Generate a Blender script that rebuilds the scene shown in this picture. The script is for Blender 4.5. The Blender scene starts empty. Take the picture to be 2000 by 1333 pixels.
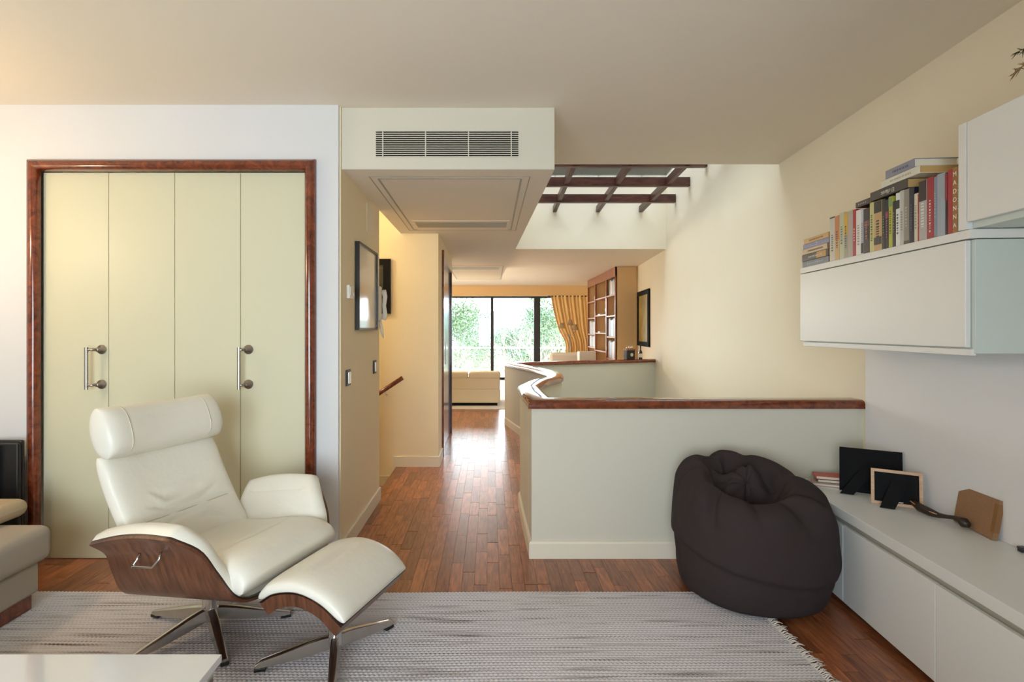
import bpy, bmesh, math, random
from mathutils import Vector, Matrix, noise
random.seed(7)
sc = bpy.context.scene
COL = sc.collection
PI = math.pi
# ------------------------------------------------------------------ camera
cam_d = bpy.data.cameras.new('camera'); cam = bpy.data.objects.new('camera', cam_d); COL.objects.link(cam)
cam.location = (0, 0, 1.35); cam.rotation_euler = (PI/2, 0, 0)
cam_d.sensor_width = 36; cam_d.lens = 18.9; cam_d.shift_x = 0.0215; cam_d.shift_y = -0.01075
cam_d.clip_start = .05; cam_d.clip_end = 1000
sc.camera = cam
# ------------------------------------------------------------------ world, light, exposure
W = bpy.data.worlds.new('sky'); sc.world = W; W.use_nodes = True
bg = W.node_tree.nodes['Background']; bg.inputs[0].default_value = (0.84, 0.92, 1.0, 1); bg.inputs[1].default_value = 14
sc.view_settings.view_transform = 'Standard'; sc.view_settings.look = 'None'
sc.view_settings.gamma = 1; sc.view_settings.use_curve_mapping = False; sc.view_settings.exposure = 0.12
sc.cycles.sample_clamp_indirect = 8
sc.cycles.diffuse_bounces = 6
def portal(name, loc, rot, sx, sy):
    l = bpy.data.lights.new(name, 'AREA'); l.shape = 'RECTANGLE'; l.size = sx; l.size_y = sy
    l.cycles.is_portal = True
    o = bpy.data.objects.new(name, l); COL.objects.link(o); o.location = loc; o.rotation_euler = rot
portal('portal_balcony', (-.85, -1.42, 1.25), (-PI/2, 0, PI), 2.4, 1.8)
portal('portal_terrace', (-.3, 14.92, 1.15), (-PI/2, 0, 0), 6.0, 2.3)
portal('portal_skylight', (1.45, 6.1, 3.66), (0, 0, 0), 2.5, 3.7)
def point(name, loc, col, e, r=.08):
    l = bpy.data.lights.new(name, 'POINT'); l.energy = e; l.color = col; l.shadow_soft_size = r
    o = bpy.data.objects.new(name, l); COL.objects.link(o); o.location = loc
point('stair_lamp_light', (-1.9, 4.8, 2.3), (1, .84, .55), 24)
point('salon_warm_fill', (-1.9, 11.0, 2.0), (1, .84, .58), 130)  # added warm fill for far room and hall, unseen and without a fitting
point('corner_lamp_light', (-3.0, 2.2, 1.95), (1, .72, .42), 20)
# ------------------------------------------------------------------ materials
MATS = {}
def nt(name):
    m = bpy.data.materials.new(name); m.use_nodes = True; MATS[name] = m
    return m, m.node_tree.nodes, m.node_tree.links, m.node_tree.nodes['Principled BSDF']
def c4(c): return (c[0], c[1], c[2], 1)
def lin(h):
    r = []
    for i in (0, 2, 4):
        v = int(h[i:i+2], 16)/255; r.append(v/12.92 if v <= .04045 else ((v+.055)/1.055)**2.4)
    return tuple(r)
def mat(name, col, rough=.5, metal=0, spec=.5, bump=0, bscale=60, var=0, vscale=3, coat=0):
    if isinstance(col, str): col = lin(col)
    m, N, L, p = nt(name)
    p.inputs['Base Color'].default_value = c4(col); p.inputs['Roughness'].default_value = rough
    p.inputs['Metallic'].default_value = metal; p.inputs['Specular IOR Level'].default_value = spec
    p.inputs['Coat Weight'].default_value = coat; p.inputs['Coat Roughness'].default_value = .08
    tc = N.new('ShaderNodeTexCoord')
    if var:
        n = N.new('ShaderNodeTexNoise'); n.inputs['Scale'].default_value = vscale; n.inputs['Detail'].default_value = 4
        L.new(tc.outputs['Object'], n.inputs['Vector'])
        mx = N.new('ShaderNodeMix'); mx.data_type = 'RGBA'
        mx.inputs[6].default_value = c4([x*(1-var) for x in col]); mx.inputs[7].default_value = c4([min(1, x*(1+var)) for x in col])
        L.new(n.outputs['Fac'], mx.inputs[0]); L.new(mx.outputs[2], p.inputs['Base Color'])
    if bump:
        n = N.new('ShaderNodeTexNoise'); n.inputs['Scale'].default_value = bscale; n.inputs['Detail'].default_value = 4
        L.new(tc.outputs['Object'], n.inputs['Vector'])
        b = N.new('ShaderNodeBump'); b.inputs['Strength'].default_value = bump; b.inputs['Distance'].default_value = .01
        L.new(n.outputs['Fac'], b.inputs['Height']); L.new(b.outputs['Normal'], p.inputs['Normal'])
    return m
def wood(name, dark, light, rough=.3, scale=(3, 3, 40), coat=0, crough=.1, blotch=False, perpiece=False, wscale=6, spec=.5):
    if isinstance(dark, str): dark = lin(dark)
    if isinstance(light, str): light = lin(light)
    m, N, L, p = nt(name)
    p.inputs['Roughness'].default_value = rough; p.inputs['Coat Weight'].default_value = coat; p.inputs['Coat Roughness'].default_value = crough
    p.inputs['Specular IOR Level'].default_value = spec
    tc = N.new('ShaderNodeTexCoord'); mp = N.new('ShaderNodeMapping'); mp.inputs['Scale'].default_value = scale
    L.new(tc.outputs['Object'], mp.inputs['Vector'])
    n = N.new('ShaderNodeTexNoise'); n.inputs['Scale'].default_value = wscale; n.inputs['Detail'].default_value = 6; n.inputs['Roughness'].default_value = .6
    if blotch: n.inputs['Distortion'].default_value = 1.2
    L.new(mp.outputs[0], n.inputs['Vector'])
    r = N.new('ShaderNodeValToRGB'); r.color_ramp.elements[0].position = .3; r.color_ramp.elements[1].position = .72
    r.color_ramp.elements[0].color = c4(dark); r.color_ramp.elements[1].color = c4(light)
    L.new(n.outputs['Fac'], r.inputs[0]); out = r.outputs[0]
    if perpiece:
        oi = N.new('ShaderNodeObjectInfo'); ge = N.new('ShaderNodeNewGeometry')
        a = N.new('ShaderNodeMath'); a.operation = 'ADD'; L.new(oi.outputs['Random'], a.inputs[0]); L.new(ge.outputs['Random Per Island'], a.inputs[1])
        f = N.new('ShaderNodeMath'); f.operation = 'FRACT'; L.new(a.outputs[0], f.inputs[0])
        ad = N.new('ShaderNodeVectorMath'); ad.operation = 'ADD'; cb = N.new('ShaderNodeCombineXYZ')
        mu = N.new('ShaderNodeMath'); mu.operation = 'MULTIPLY'; mu.inputs[1].default_value = 37; L.new(f.outputs[0], mu.inputs[0])
        L.new(mu.outputs[0], cb.inputs[0]); L.new(mu.outputs[0], cb.inputs[1])
        L.new(mp.outputs[0], ad.inputs[0]); L.new(cb.outputs[0], ad.inputs[1]); L.new(ad.outputs[0], n.inputs['Vector'])
        hs = N.new('ShaderNodeHueSaturation'); mr = N.new('ShaderNodeMapRange'); mr.inputs['To Min'].default_value = .7; mr.inputs['To Max'].default_value = 1.3
        L.new(f.outputs[0], mr.inputs[0]); L.new(mr.outputs[0], hs.inputs['Value']); L.new(out, hs.inputs['Color']); out = hs.outputs[0]
    L.new(out, p.inputs['Base Color'])
    return m
mat('wall_white', 'dadbdc', .75, bump=.05, bscale=140, var=.02)
mat('hall_cream', 'f0e2c2', .75, bump=.05, bscale=140, var=.02)
mat('wall_cream', 'efe6d0', .75, bump=.05, bscale=140, var=.02)
mat('ceiling_paint', 'ebe2d2', .8, bump=.03, var=.02)
mat('parapet_paint', 'd7d3c2', .7, bump=.05, bscale=140, var=.02)
mat('door_paint', 'd2d0b4', .42, var=.015, spec=.4)
mat('trim_white', 'e8e0cc', .45)
wood('mahogany', (.075, .014, .006), (.27, .06, .018), .18, (2, 2, 2), coat=.6, blotch=True, wscale=9)
wood('beam_wood', (.035, .012, .008), (.12, .04, .024), .35, (1.2, 6, 6), wscale=5)
wood('floor_wood', (.17, .047, .017), (.47, .165, .062), .3, (12, 1.4, 12), coat=.3, crough=.2, perpiece=True, wscale=5)
mat('floor_gap', (.03, .010, .006), .6)
wood('walnut', (.055, .018, .009), (.20, .073, .034), .28, (14, 2.2, 1.6), wscale=4)
wood('walnut_edge', (.018, .008, .006), (.04, .016, .010), .3, (6, 6, 6))
wood('oak_shelf', (.36, .15, .06), (.58, .29, .13), .35, (2, 2, 12))
wood('cherry', (.22, .06, .022), (.40, .13, .05), .28, (2, 2, 10), coat=.3)
wood('pine_frame', (.45, .24, .10), (.65, .38, .19), .4, (3, 3, 20))
wood('mdf', (.28, .15, .075), (.36, .20, .105), .8, (30, 30, 30))
wood('ebony_spoon', (.012, .008, .007), (.05, .028, .018), .4, (4, 20, 20))
mat('leather', 'e7e3d6', .36, bump=.3, bscale=13, var=.03, vscale=5, spec=.45)
mat('leather_seam', 'cfcab8', .5)
mat('fringe', 'd8d2ca', .9)
mat('steel', (.62, .6, .57), .22, 1)
mat('brushed_steel', (.40, .37, .33), .34, 1)
mat('chrome', (.8, .8, .8), .08, 1)
mat('black_plastic', (.012, .012, .013), .35)
mat('black_matte', (.008, .008, .009), .85, spec=.2)
mat('dark_void', (.012, .010, .009), .9)
mat('beanbag', (.038, .027, .027), .9, bump=.15, bscale=260, var=.12, vscale=6, spec=.25)
mat('sofa_grey', 'a79d90', .95, bump=.3, bscale=350, var=.05, spec=.2)
mat('sofa_top', 'b3a186', .95, bump=.3, bscale=350, var=.05, spec=.2)
mat('sofa_cream', 'e6d9bd', .85, bump=.1, bscale=200)
mat('unit_white', 'e4e4e0', .38, var=.01)
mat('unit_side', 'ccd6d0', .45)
mat('panel_white', 'e8e8ea', .55)
mat('groove', 'a8a698', .6)
mat('glass_top', 'dcdcdc', .06, coat=1)
mat('curtain', 'f0d196', .85, bump=.1, bscale=90)
mat('valance', 'dcbb8a', .8)
mat('window_frame', (.02, .02, .024), .4)
mat('door_purple', (.055, .014, .022), .22, coat=.4)
mat('paper', 'e8e0cc', .8); mat('paper_tan', 'c9a469', .8)
mat('plastic_white', 'e9e6dc', .4)
mat('white_rail', 'f2f2f2', .5)
mat('lamp_shade', 'a89070', .9)
mat('picture_white', 'd8d4c6', .12, coat=.5)
mat('picture_dark', (.015, .015, .022), .15, coat=.5, var=.8, vscale=14)
mat('picture_gold', (.33, .24, .06), .5, var=.6, vscale=5)
mat('rug_far', 'efebe4', .95)
mat('terrace', 'd5cfc4', .8, var=.05)
mat('ground', (.16, .18, .10), .95, var=.3, vscale=.3)
mat('hill', (.12, .17, .17), 1, var=.35, vscale=.08)  # bluish cast puts some distance haze into the base colour
mat('leaf_pine', (.075, .125, .06), .7, var=.35, vscale=2)
mat('leaf_olive', (.17, .20, .11), .7, var=.35, vscale=2)
mat('bark', (.24, .19, .16), .9, var=.2)
mat('dry_grass', (.33, .2, .09), .9); mat('dry_seed', (.06, .05, .02), .9)
def glass(name='glass', tint=(.96, .98, .98, 1)):
    m, N, L, p = nt(name); N.remove(p)
    t = N.new('ShaderNodeBsdfTransparent'); t.inputs[0].default_value = tint
    g = N.new('ShaderNodeBsdfGlossy'); g.inputs['Roughness'].default_value = .01
    fr = N.new('ShaderNodeFresnel'); mx = N.new('ShaderNodeMixShader')
    L.new(fr.outputs[0], mx.inputs[0]); L.new(t.outputs[0], mx.inputs[1]); L.new(g.outputs[0], mx.inputs[2])
    L.new(mx.outputs[0], N['Material Output'].inputs[0])
glass(); glass('roof_glass', (.70, .71, .71, 1))
def rugmat():
    m, N, L, p = nt('rug_weave'); p.inputs['Roughness'].default_value = .95; p.inputs['Specular IOR Level'].default_value = .15
    tc = N.new('ShaderNodeTexCoord')
    mp = N.new('ShaderNodeMapping'); mp.inputs['Scale'].default_value = (2.0, 75, 1); L.new(tc.outputs['Object'], mp.inputs[0])
    n = N.new('ShaderNodeTexNoise'); n.inputs['Scale'].default_value = 1; n.inputs['Detail'].default_value = 3; L.new(mp.outputs[0], n.inputs['Vector'])
    r = N.new('ShaderNodeValToRGB'); e = r.color_ramp.elements
    e[0].position = .28; e[0].color = c4(lin('6f6663')); e[1].position = .46; e[1].color = c4(lin('d3ced0'))
    x = e.new(.37); x.color = c4(lin('b0a9a8')); L.new(n.outputs['Fac'], r.inputs[0])
    at = N.new('ShaderNodeAttribute'); at.attribute_name = 'weave'
    mr = N.new('ShaderNodeMapRange'); mr.inputs['To Min'].default_value = .62; mr.inputs['To Max'].default_value = 1.12; L.new(at.outputs['Fac'], mr.inputs[0])
    L.new(r.outputs[0], p.inputs['Base Color'])
rugmat()
# ------------------------------------------------------------------ mesh helpers
def V(*a): return Vector(a)
def link(name, me, m=None, parent=None, smooth=False):
    o = bpy.data.objects.new(name, me); COL.objects.link(o)
    if m and not me.materials: me.materials.append(MATS[m] if isinstance(m, str) else m)
    if parent: o.parent = parent
    if smooth:
        for p in me.polygons: p.use_smooth = True
    return o
def pydata(name, vs, fs, m=None, parent=None, smooth=False):
    me = bpy.data.meshes.new(name); me.from_pydata([tuple(v) for v in vs], [], fs); me.validate()
    bm = bmesh.new(); bm.from_mesh(me); bmesh.ops.recalc_face_normals(bm, faces=bm.faces); bm.to_mesh(me); bm.free()
    return link(name, me, m, parent, smooth)
class MB:
    def __init__(s): s.v = []; s.f = []
    def add(s, vs, fs):
        k = len(s.v); s.v += [Vector(v) for v in vs]; s.f += [tuple(i+k for i in f) for f in fs]; return s
    def box(s, x0, x1, y0, y1, z0, z1, M=None):
        vs = [Vector(p) for p in ((x0,y0,z0),(x1,y0,z0),(x1,y1,z0),(x0,y1,z0),(x0,y0,z1),(x1,y0,z1),(x1,y1,z1),(x0,y1,z1))]
        if M: vs = [M @ v for v in vs]
        return s.add(vs, [(0,3,2,1),(4,5,6,7),(0,1,5,4),(1,2,6,5),(2,3,7,6),(3,0,4,7)])
    def prism(s, pts, z0, z1):
        n = len(pts); vs = [(p[0], p[1], z0) for p in pts]+[(p[0], p[1], z1) for p in pts]
        return s.add(vs, [tuple(reversed(range(n))), tuple(range(n, 2*n))]+[(i, (i+1) % n, n+(i+1) % n, n+i) for i in range(n)])
    def tube(s, pts, r, n=10, closed=False, cap=True):
        pts = [Vector(p) for p in pts]; rs = r if isinstance(r, (list, tuple)) else [r]*len(pts); k = len(pts); vs = []; fs = []; nrm = None
        for i, p in enumerate(pts):
            if closed: t = pts[(i+1) % k]-pts[i-1]
            else: t = pts[min(i+1, k-1)]-pts[max(i-1, 0)]
            t.normalize()
            if nrm is None:
                nrm = t.orthogonal().normalized()
            else:
                nrm = (nrm-t*nrm.dot(t))
                nrm = nrm.normalized() if nrm.length > 1e-6 else t.orthogonal().normalized()
            b = t.cross(nrm)
            for j in range(n):
                a = 2*PI*j/n; vs.append(p+(nrm*math.cos(a)+b*math.sin(a))*rs[i])
        m = k if closed else k-1
        for i in range(m):
            for j in range(n):
                a, b2 = i*n+j, i*n+(j+1) % n; c, d = ((i+1) % k)*n+(j+1) % n, ((i+1) % k)*n+j
                fs.append((a, b2, c, d))
        if not closed and cap: fs += [tuple(reversed(range(n))), tuple(range((k-1)*n, k*n))]
        return s.add(vs, fs)
    def lathe(s, prof, n=20, c=(0, 0, 0), M=None):
        vs = []; fs = []; k = len(prof)
        for r, z in prof:
            for j in range(n):
                a = 2*PI*j/n; v = Vector((c[0]+r*math.cos(a), c[1]+r*math.sin(a), c[2]+z)); vs.append(M @ v if M else v)
        for i in range(k-1):
            for j in range(n): fs.append((i*n+j, i*n+(j+1) % n, (i+1)*n+(j+1) % n, (i+1)*n+j))
        fs += [tuple(reversed(range(n))), tuple(range((k-1)*n, k*n))]
        return s.add(vs, fs)
    def build(s, name, m=None, parent=None, smooth=False, bevel=0, seg=2):
        o = pydata(name, s.v, s.f, m, parent, smooth)
        if bevel:
            b = o.modifiers.new('bevel', 'BEVEL'); b.width = bevel; b.segments = seg; b.limit_method = 'ANGLE'; b.angle_limit = .7
            for p in o.data.polygons: p.use_smooth = True
            w = o.modifiers.new('wn', 'WEIGHTED_NORMAL')
        return o
def box(name, x0, x1, y0, y1, z0, z1, m, parent=None, bevel=0): return MB().box(x0, x1, y0, y1, z0, z1).build(name, m, parent, bevel=bevel)
def empty(name, loc=(0, 0, 0), rz=0):
    o = bpy.data.objects.new(name, None); COL.objects.link(o); o.location = loc; o.rotation_euler = (0, 0, rz); o.empty_display_size = .05
    return o
def tag(o, label=None, cat=None, group=None, kind=None):
    if label: o['label'] = label
    if cat: o['category'] = cat
    if group: o['group'] = group
    if kind: o['kind'] = kind
    return o
def struct(o, label=None):
    o['kind'] = 'structure'
    if label: o['label'] = label
    return o
def cr(pts, x):
    """Catmull-Rom through (x, y...) control points sorted by x"""
    n = len(pts)
    if x <= pts[0][0]: return pts[0][1]
    if x >= pts[-1][0]: return pts[-1][1]
    i = max(k for k in range(n-1) if pts[k][0] <= x)
    p1, p2 = pts[i], pts[i+1]; h = p2[0]-p1[0]; t = (x-p1[0])/h
    m1 = (p2[1]-pts[i-1][1])/(p2[0]-pts[i-1][0]) if i > 0 else (p2[1]-p1[1])/h
    m2 = (pts[i+2][1]-p1[1])/(pts[i+2][0]-p1[0]) if i < n-2 else (p2[1]-p1[1])/h
    return (2*t**3-3*t**2+1)*p1[1]+(t**3-2*t**2+t)*h*m1+(-2*t**3+3*t**2)*p2[1]+(t**3-t**2)*h*m2
def crpath(pts, n):
    out = []
    P = [Vector(p) for p in pts]
    for i in range(len(P)-1):
        a = P[i-1] if i > 0 else P[i]*2-P[i+1]; b = P[i]; c = P[i+1]; d = P[i+2] if i+2 < len(P) else P[i+1]*2-P[i]
        for k in range(n):
            t = k/n
            out.append(.5*((2*b)+(c-a)*t+(2*a-5*b+4*c-d)*t*t+(3*b-a-3*c+d)*t**3))
    out.append(P[-1]); return out
def grid(nu, nv, fn, cu=False, cv=False):
    vs = [fn(i, j) for i in range(nu) for j in range(nv)]; fs = []
    for i in range(nu if cu else nu-1):
        for j in range(nv if cv else nv-1):
            a = i*nv+j; b = i*nv+(j+1) % nv; c = ((i+1) % nu)*nv+(j+1) % nv; d = ((i+1) % nu)*nv+j; fs.append((a, b, c, d))
    return vs, fs
def spow(x, e): return math.copysign(abs(x)**e, x)
def pillow(name, curve, wfn, tfn, m, parent, n=2.6, me=5, ns=28, nr=36, bend=0, disp=None):
    """closed cushion: curve(s)->(point, normal) in the x-z plane, half width wfn(s) along y, half thickness tfn(s)"""
    vs = []; fs = []
    for i in range(ns+1):
        s = .5-.5*math.cos(PI*i/ns); P, N = curve(s)
        e = max(0, 1-abs(2*s-1)**me)**(1/2.4); e = max(e, .02)
        for j in range(nr):
            a = 2*PI*j/nr; w = spow(math.cos(a), 2/(n+2.5))*wfn(s)*(.965+.035*e); t = spow(math.sin(a), 2/n)*tfn(s)*e
            v = P+N*t+Vector((0, w, 0))+N*(bend*w*w)
            if disp: v = v+N*disp(s, w, t)
            vs.append(v)
    for i in range(ns):
        for j in range(nr): fs.append((i*nr+j, i*nr+(j+1) % nr, (i+1)*nr+(j+1) % nr, (i+1)*nr+j))
    fs += [tuple(reversed(range(nr))), tuple(range(ns*nr, (ns+1)*nr))]
    return pydata(name, vs, fs, m, parent, True)
def line_curve(pts):
    """smooth curve through (x,z) points; normal to the left/up"""
    def f(s):
        k = [(i/(len(pts)-1), p) for i, p in enumerate(pts)]
        X = cr([(a, p[0]) for a, p in k], s); Z = cr([(a, p[1]) for a, p in k], s)
        d = .01; s0, s1 = max(0, s-d), min(1, s+d)
        dx = cr([(a, p[0]) for a, p in k], s1)-cr([(a, p[0]) for a, p in k], s0); dz = cr([(a, p[1]) for a, p in k], s1)-cr([(a, p[1]) for a, p in k], s0)
        return Vector((X, 0, Z)), Vector((-dz, 0, dx)).normalized()
    return f
def text(name, s, size, m, parent, M, ext=.0006):
    c = bpy.data.curves.new(name, 'FONT'); c.body = s; c.size = size; c.extrude = ext; c.align_x = 'CENTER'; c.align_y = 'CENTER'
    t = bpy.data.objects.new(name, c); COL.objects.link(t); bpy.context.view_layer.update()
    me = bpy.data.meshes.new_from_object(t.evaluated_get(bpy.context.evaluated_depsgraph_get())); bpy.data.objects.remove(t)
    me.materials.clear(); o = link(name, me, m, parent); o.matrix_local = M
    return o
# wall unit frame: origin on the right wall line, local y runs along the slightly turned wall, local -x points into the room
WR = -math.atan(.08)
def wallpt(Y): return 1.957+.08*Y
# ================================================================== STRUCTURE
CZ = 2.67; FZ = 2.54
wr = MB().box(0, .2, -1.5, 15.1, -2.7, 3.6).build('wall_right', 'wall_cream'); wr.location = (1.957, 0, 0); wr.rotation_euler.z = WR; struct(wr)
struct(box('wall_left', -3.5, -3.3, -1.5, 15.1, -2.7, 2.9, 'wall_white'))
bk = MB().box(-3.5, -2.0, -1.5, -1.35, 0, 2.8).box(.25, 2.2, -1.5, -1.35, 0, 2.8).box(-2.0, .25, -1.5, -1.35, 2.1, 2.8).box(-2.0, .25, -1.5, -1.35, 0, .4).build('wall_back', 'wall_white'); struct(bk)
# wardrobe wall, hall wall, stair recess
wf = MB().box(-3.3, -2.69, 3.15, 3.3, 0, CZ).box(-1.025, -.888, 3.15, 3.3, 0, CZ).box(-2.69, -1.025, 3.15, 3.3, 2.34, CZ).build('wall_front', 'wall_white'); struct(wf)
struct(MB().box(-1.0, -.88, 3.17, 4.27, -2.6, CZ).box(-3.3, -1.0, 4.15, 4.27, -2.6, CZ).build('wall_hall', 'hall_cream'))
struct(MB().box(-3.3, -.51, 5.31, 5.43, -2.6, CZ).box(-.63, -.51, 5.43, 5.72, 0, CZ).box(-.63, -.51, 5.72, 7.05, 2.2, CZ).box(-3.3, -.51, 7.05, 7.2, 0, CZ).build('wall_stair', 'hall_cream'))
struct(box('wall_far', -3.5, 3.4, 14.85, 15.0, 2.26, 2.9, 'wall_cream'))
# ceilings
cl = MB().box(-3.5, 2.6, -1.5, 4.28, CZ, CZ+.15).box(-3.5, .33, 4.28, 7.9, CZ, CZ+.15).box(-3.5, 3.4, 7.9, 15.0, FZ, FZ+.28).build('ceiling', 'ceiling_paint'); struct(cl)
sh = MB().box(.2, 2.6, 4.16, 4.28, CZ+.15, 3.6).box(.21, .33, 4.28, 7.9, CZ+.15, 3.6).box(.2, 3.0, 7.9, 8.02, FZ+.28, 3.6).box(.2, 3.0, 7.895, 7.9, FZ, 3.6).build('wall_shaft', 'wall_cream'); struct(sh)
so = MB().prism([(-.88, 3.19), (.383, 3.19), (.196, 10.28), (-.7, 10.28), (-.7, 5.31), (-.88, 5.31)], 2.303, CZ).build('ceiling_soffit', 'ceiling_paint'); struct(so)
sf = MB().box(-.879, .382, 3.186, 3.19, 2.304, 2.668).build('front_panel', 'parapet_paint', so)
def zq(x, y, z=2.3):  # pixel on the soffit underside -> plan point
    Y = 1050*(z-1.35)/(645-y); return ((x-957)*Y/1050, Y)
def strip(a, b, w, z0, z1, mb):
    a = Vector((*a, 0)); b = Vector((*b, 0)); d = (b-a).normalized(); n = Vector((-d.y, d.x, 0))*w/2
    mb.prism([(p.x, p.y) for p in (a-n, b-n, b+n, a+n)], z0, z1)
def panel_lines(quads, parent):
    for q in quads:
        mb = MB()
        for i in range(4): strip(q[i], q[(i+1) % 4], q[4], 2.3005, 2.304, mb)
        mb.build('panel_joint', 'groove', parent)
Q1 = [zq(720.5, 345), zq(1035, 345), zq(1007, 451), zq(800, 451)]
Q2 = [zq(739, 350), zq(1018, 350), zq(998, 449), zq(808, 449)]
panel_lines([Q1+[.006], Q2+[.012]], so)
mb = MB()
for a, b in ((Q2[0], Q2[1]), ):
    x0, x1 = -.80, .20
ya, yb = zq(0, 434)[1], zq(0, 444)[1]
x0 = (810-957)*ya/1050; x1 = (990-957)*ya/1050
hatch = MB().box(x0-.02, x1+.02, ya-.06, yb+.12, 2.298, 2.303).build('hatch_frame', 'ceiling_paint', so)
MB().box(x0, x1, ya, yb, 2.2965, 2.30).build('slot', 'groove', so)
ya, yb = zq(0, 523)[1], zq(0, 527)[1]
MB().box(-.6, (975-957)*ya/1050, ya, yb, 2.3, 2.304).build('slot', 'groove', so)
Q3 = [(-.62, zq(0, 520)[1]), ((983-957)*zq(0, 520)[1]/1050, zq(0, 520)[1]), ((978-957)*10.1/1050, 10.1), (-.62, 10.1)]
panel_lines([Q3+[.015]], so)
# floor: slab polygons + single parquet strips
S_PATH = [(.30, 3.25, .0), (.29, 4.12, 0), (.42, 4.62, 0), (.60, 5.05, 0), (.66, 5.55, 0), (.60, 6.2, 0), (.44, 6.95, 0), (.28, 7.72, 0)]
curve_pts = [Vector(S_PATH[0]), Vector((.295, 3.7, 0))]+crpath(S_PATH[1:], 8)
hallx = sorted((p.y, p.x) for p in curve_pts)
def hall_edge(Y):
    for i in range(len(hallx)-1):
        if hallx[i][0] <= Y <= hallx[i+1][0]:
            t = (Y-hallx[i][0])/max(1e-6, hallx[i+1][0]-hallx[i][0]); return hallx[i][1]*(1-t)+hallx[i+1][1]*t
    return .29
poly = [(-.865, 3.15), (.3, 3.25)]+[(p.x, p.y) for p in curve_pts[1:]]+[(2.66, 8.67), (3.1, 14.95), (-3.3, 14.95), (-3.3, 7.1), (-.62, 7.1), (-.62, 5.37), (-.865, 5.37)]
fl = MB().box(-3.4, 2.3, -1.5, 3.26, -.25, -.012).prism(poly, -.25, -.012).build('floor', 'floor_gap'); struct(fl)
PW, PL = .067, .42
def clip_len(x, y0, y1):
    ok = lambda y: ((y <= 3.24 and -3.3 <= x <= wallpt(y)-.0) or (3.2 < y < 7.75 and (-.86 if y < 5.31 else -.55) < x < hall_edge(y)-.01)
                    or (y >= 7.7 and -3.3 < x < (.28 if y < 7.8 else wallpt(y))) and not (x > .28 and y < 7.85+.36*(x-.28)))
    return ok((y0+y1)/2) and (ok(y0+.02) or ok(y1-.02))
planks = []
rr = random.Random(3)
x = -3.3
while x < 3.0:
    y = -1.4-rr.random()*PL
    while y < 14.8:
        Lr = PL*rr.choice((.7, 1, 1, 1.2)); y1 = y+Lr
        if y < 3.2 < y1 and not (-.88 < x+PW/2 < .27): 
            planks.append((x, y, 3.2)) if x < wallpt(3.2) else None
        elif y < 5.31 < y1 and -.865 < x+PW/2 < -.53: planks.append((x, y, 5.315))
        elif clip_len(x+PW/2, y, y1): planks.append((x, y, min(y1, 14.8)))
        y = y1
    x += PW
def vis(p):
    x, y, y1 = p; cx, cy = x+PW/2, (y+y1)/2
    if cy < 1.9 or cy > 7.2: return 0
    px, py = 957+1050*cx/cy, 645+1050*1.35/cy
    if not (0 < px < 2000 and py < 1333): return 0
    if y1 < 2.74 and cx < 1.27: return 0
    if (cx-1.40)**2+(cy-2.75)**2 < .33**2: return 0
    if cx > wallpt(cy)-.44: return 0
    if cy < 2.75 and cx < -2.1: return 0
    return PW*(y1-y)*1.35*1050**2/cy**3
planks.sort(key=vis, reverse=True)
meshes = {}
for p in planks[:300]:
    L_ = round(p[2]-p[1], 2)
    if L_ not in meshes:
        mb = MB().box(.0006, PW-.0006, .0008, L_-.0008, -.02, 0); o = mb.build('plank', 'floor_wood', fl, bevel=0); meshes[L_] = o.data; o.location = (p[0], p[1], 0)
    else:
        o = link('plank', meshes[L_], None, fl); o.location = (p[0], p[1], 0)
mb = MB()
for p in planks[300:]: mb.box(p[0]+.0006, p[0]+PW-.0006, p[1]+.0008, p[2]-.0008, -.02, 0)
tag(mb.build('plank_field', 'floor_wood', fl), kind='stuff')
# stairs going down to the left
st = empty('floor_stairs', (-.865, 4.27, 0)); struct(st)
MB().box(-.06, .0, .0, 1.04, -.03, .001).build('nosing', 'floor_wood', st)
for k in range(1, 8): MB().box(-.28*k, -.28*(k-1)+(.0 if k > 1 else .0), 0, 1.04, -.187*k-.19, -.187*k).build('step', 'floor_wood', st)
# lower floor in the stairwell
struct(box('floor_lower', -3.4, 3.2, 3.2, 9, -2.8, -2.6, 'floor_gap'))
# parapets
def sweep(path, prof, zf, name, m, parent=None, smooth=True):
    """sweep a closed (offset, height) profile along a plan path with mitred corners; offset to the left of travel"""
    n = len(path); vs = []; fs = []; k = len(prof)
    for i, p in enumerate(path):
        a = (path[i]-path[i-1]).normalized() if i > 0 else None; b = (path[i+1]-path[i]).normalized() if i < n-1 else None
        if a is None: a = b
        if b is None: b = a
        t = (a+b).normalized(); nn = Vector((-t.y, t.x, 0)); sc_ = 1/max(.3, t.dot(a))
        for (o, h) in prof: vs.append(Vector((p.x, p.y, 0))+nn*o*sc_+Vector((0, 0, zf(p)+h if h > -.6 else h+.9)))
    for i in range(n-1):
        for j in range(k): fs.append((i*k+j, i*k+(j+1) % k, (i+1)*k+(j+1) % k, (i+1)*k+j))
    fs += [tuple(range(k)), tuple(reversed(range((n-1)*k, n*k)))]
    return pydata(name, vs, fs, m, parent, smooth)
front = [Vector((wallpt(3.25)-.005, 3.245, 0)), Vector((.305, 3.245, 0))]
full = front+curve_pts[1:]+[Vector((wallpt(8.67)-.01, 8.67, 0))]
ztop = lambda p: .935-.05*min(1, max(0, (p.y-3.3)/4.4))
pw = sweep(full, [(-.06, -.04), (.06, -.04), (.06, -3.6), (-.06, -3.6)], ztop, 'wall_parapet', 'parapet_paint', smooth=False); struct(pw)
cp = [(-.08, -.05), (-.082, -.03), (-.072, -.008), (-.05, .0), (.05, 0), (.072, -.008), (.082, -.03), (.08, -.05)]
cap = sweep(full, cp, ztop, 'trim_1', 'mahogany'); struct(cap)
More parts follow.
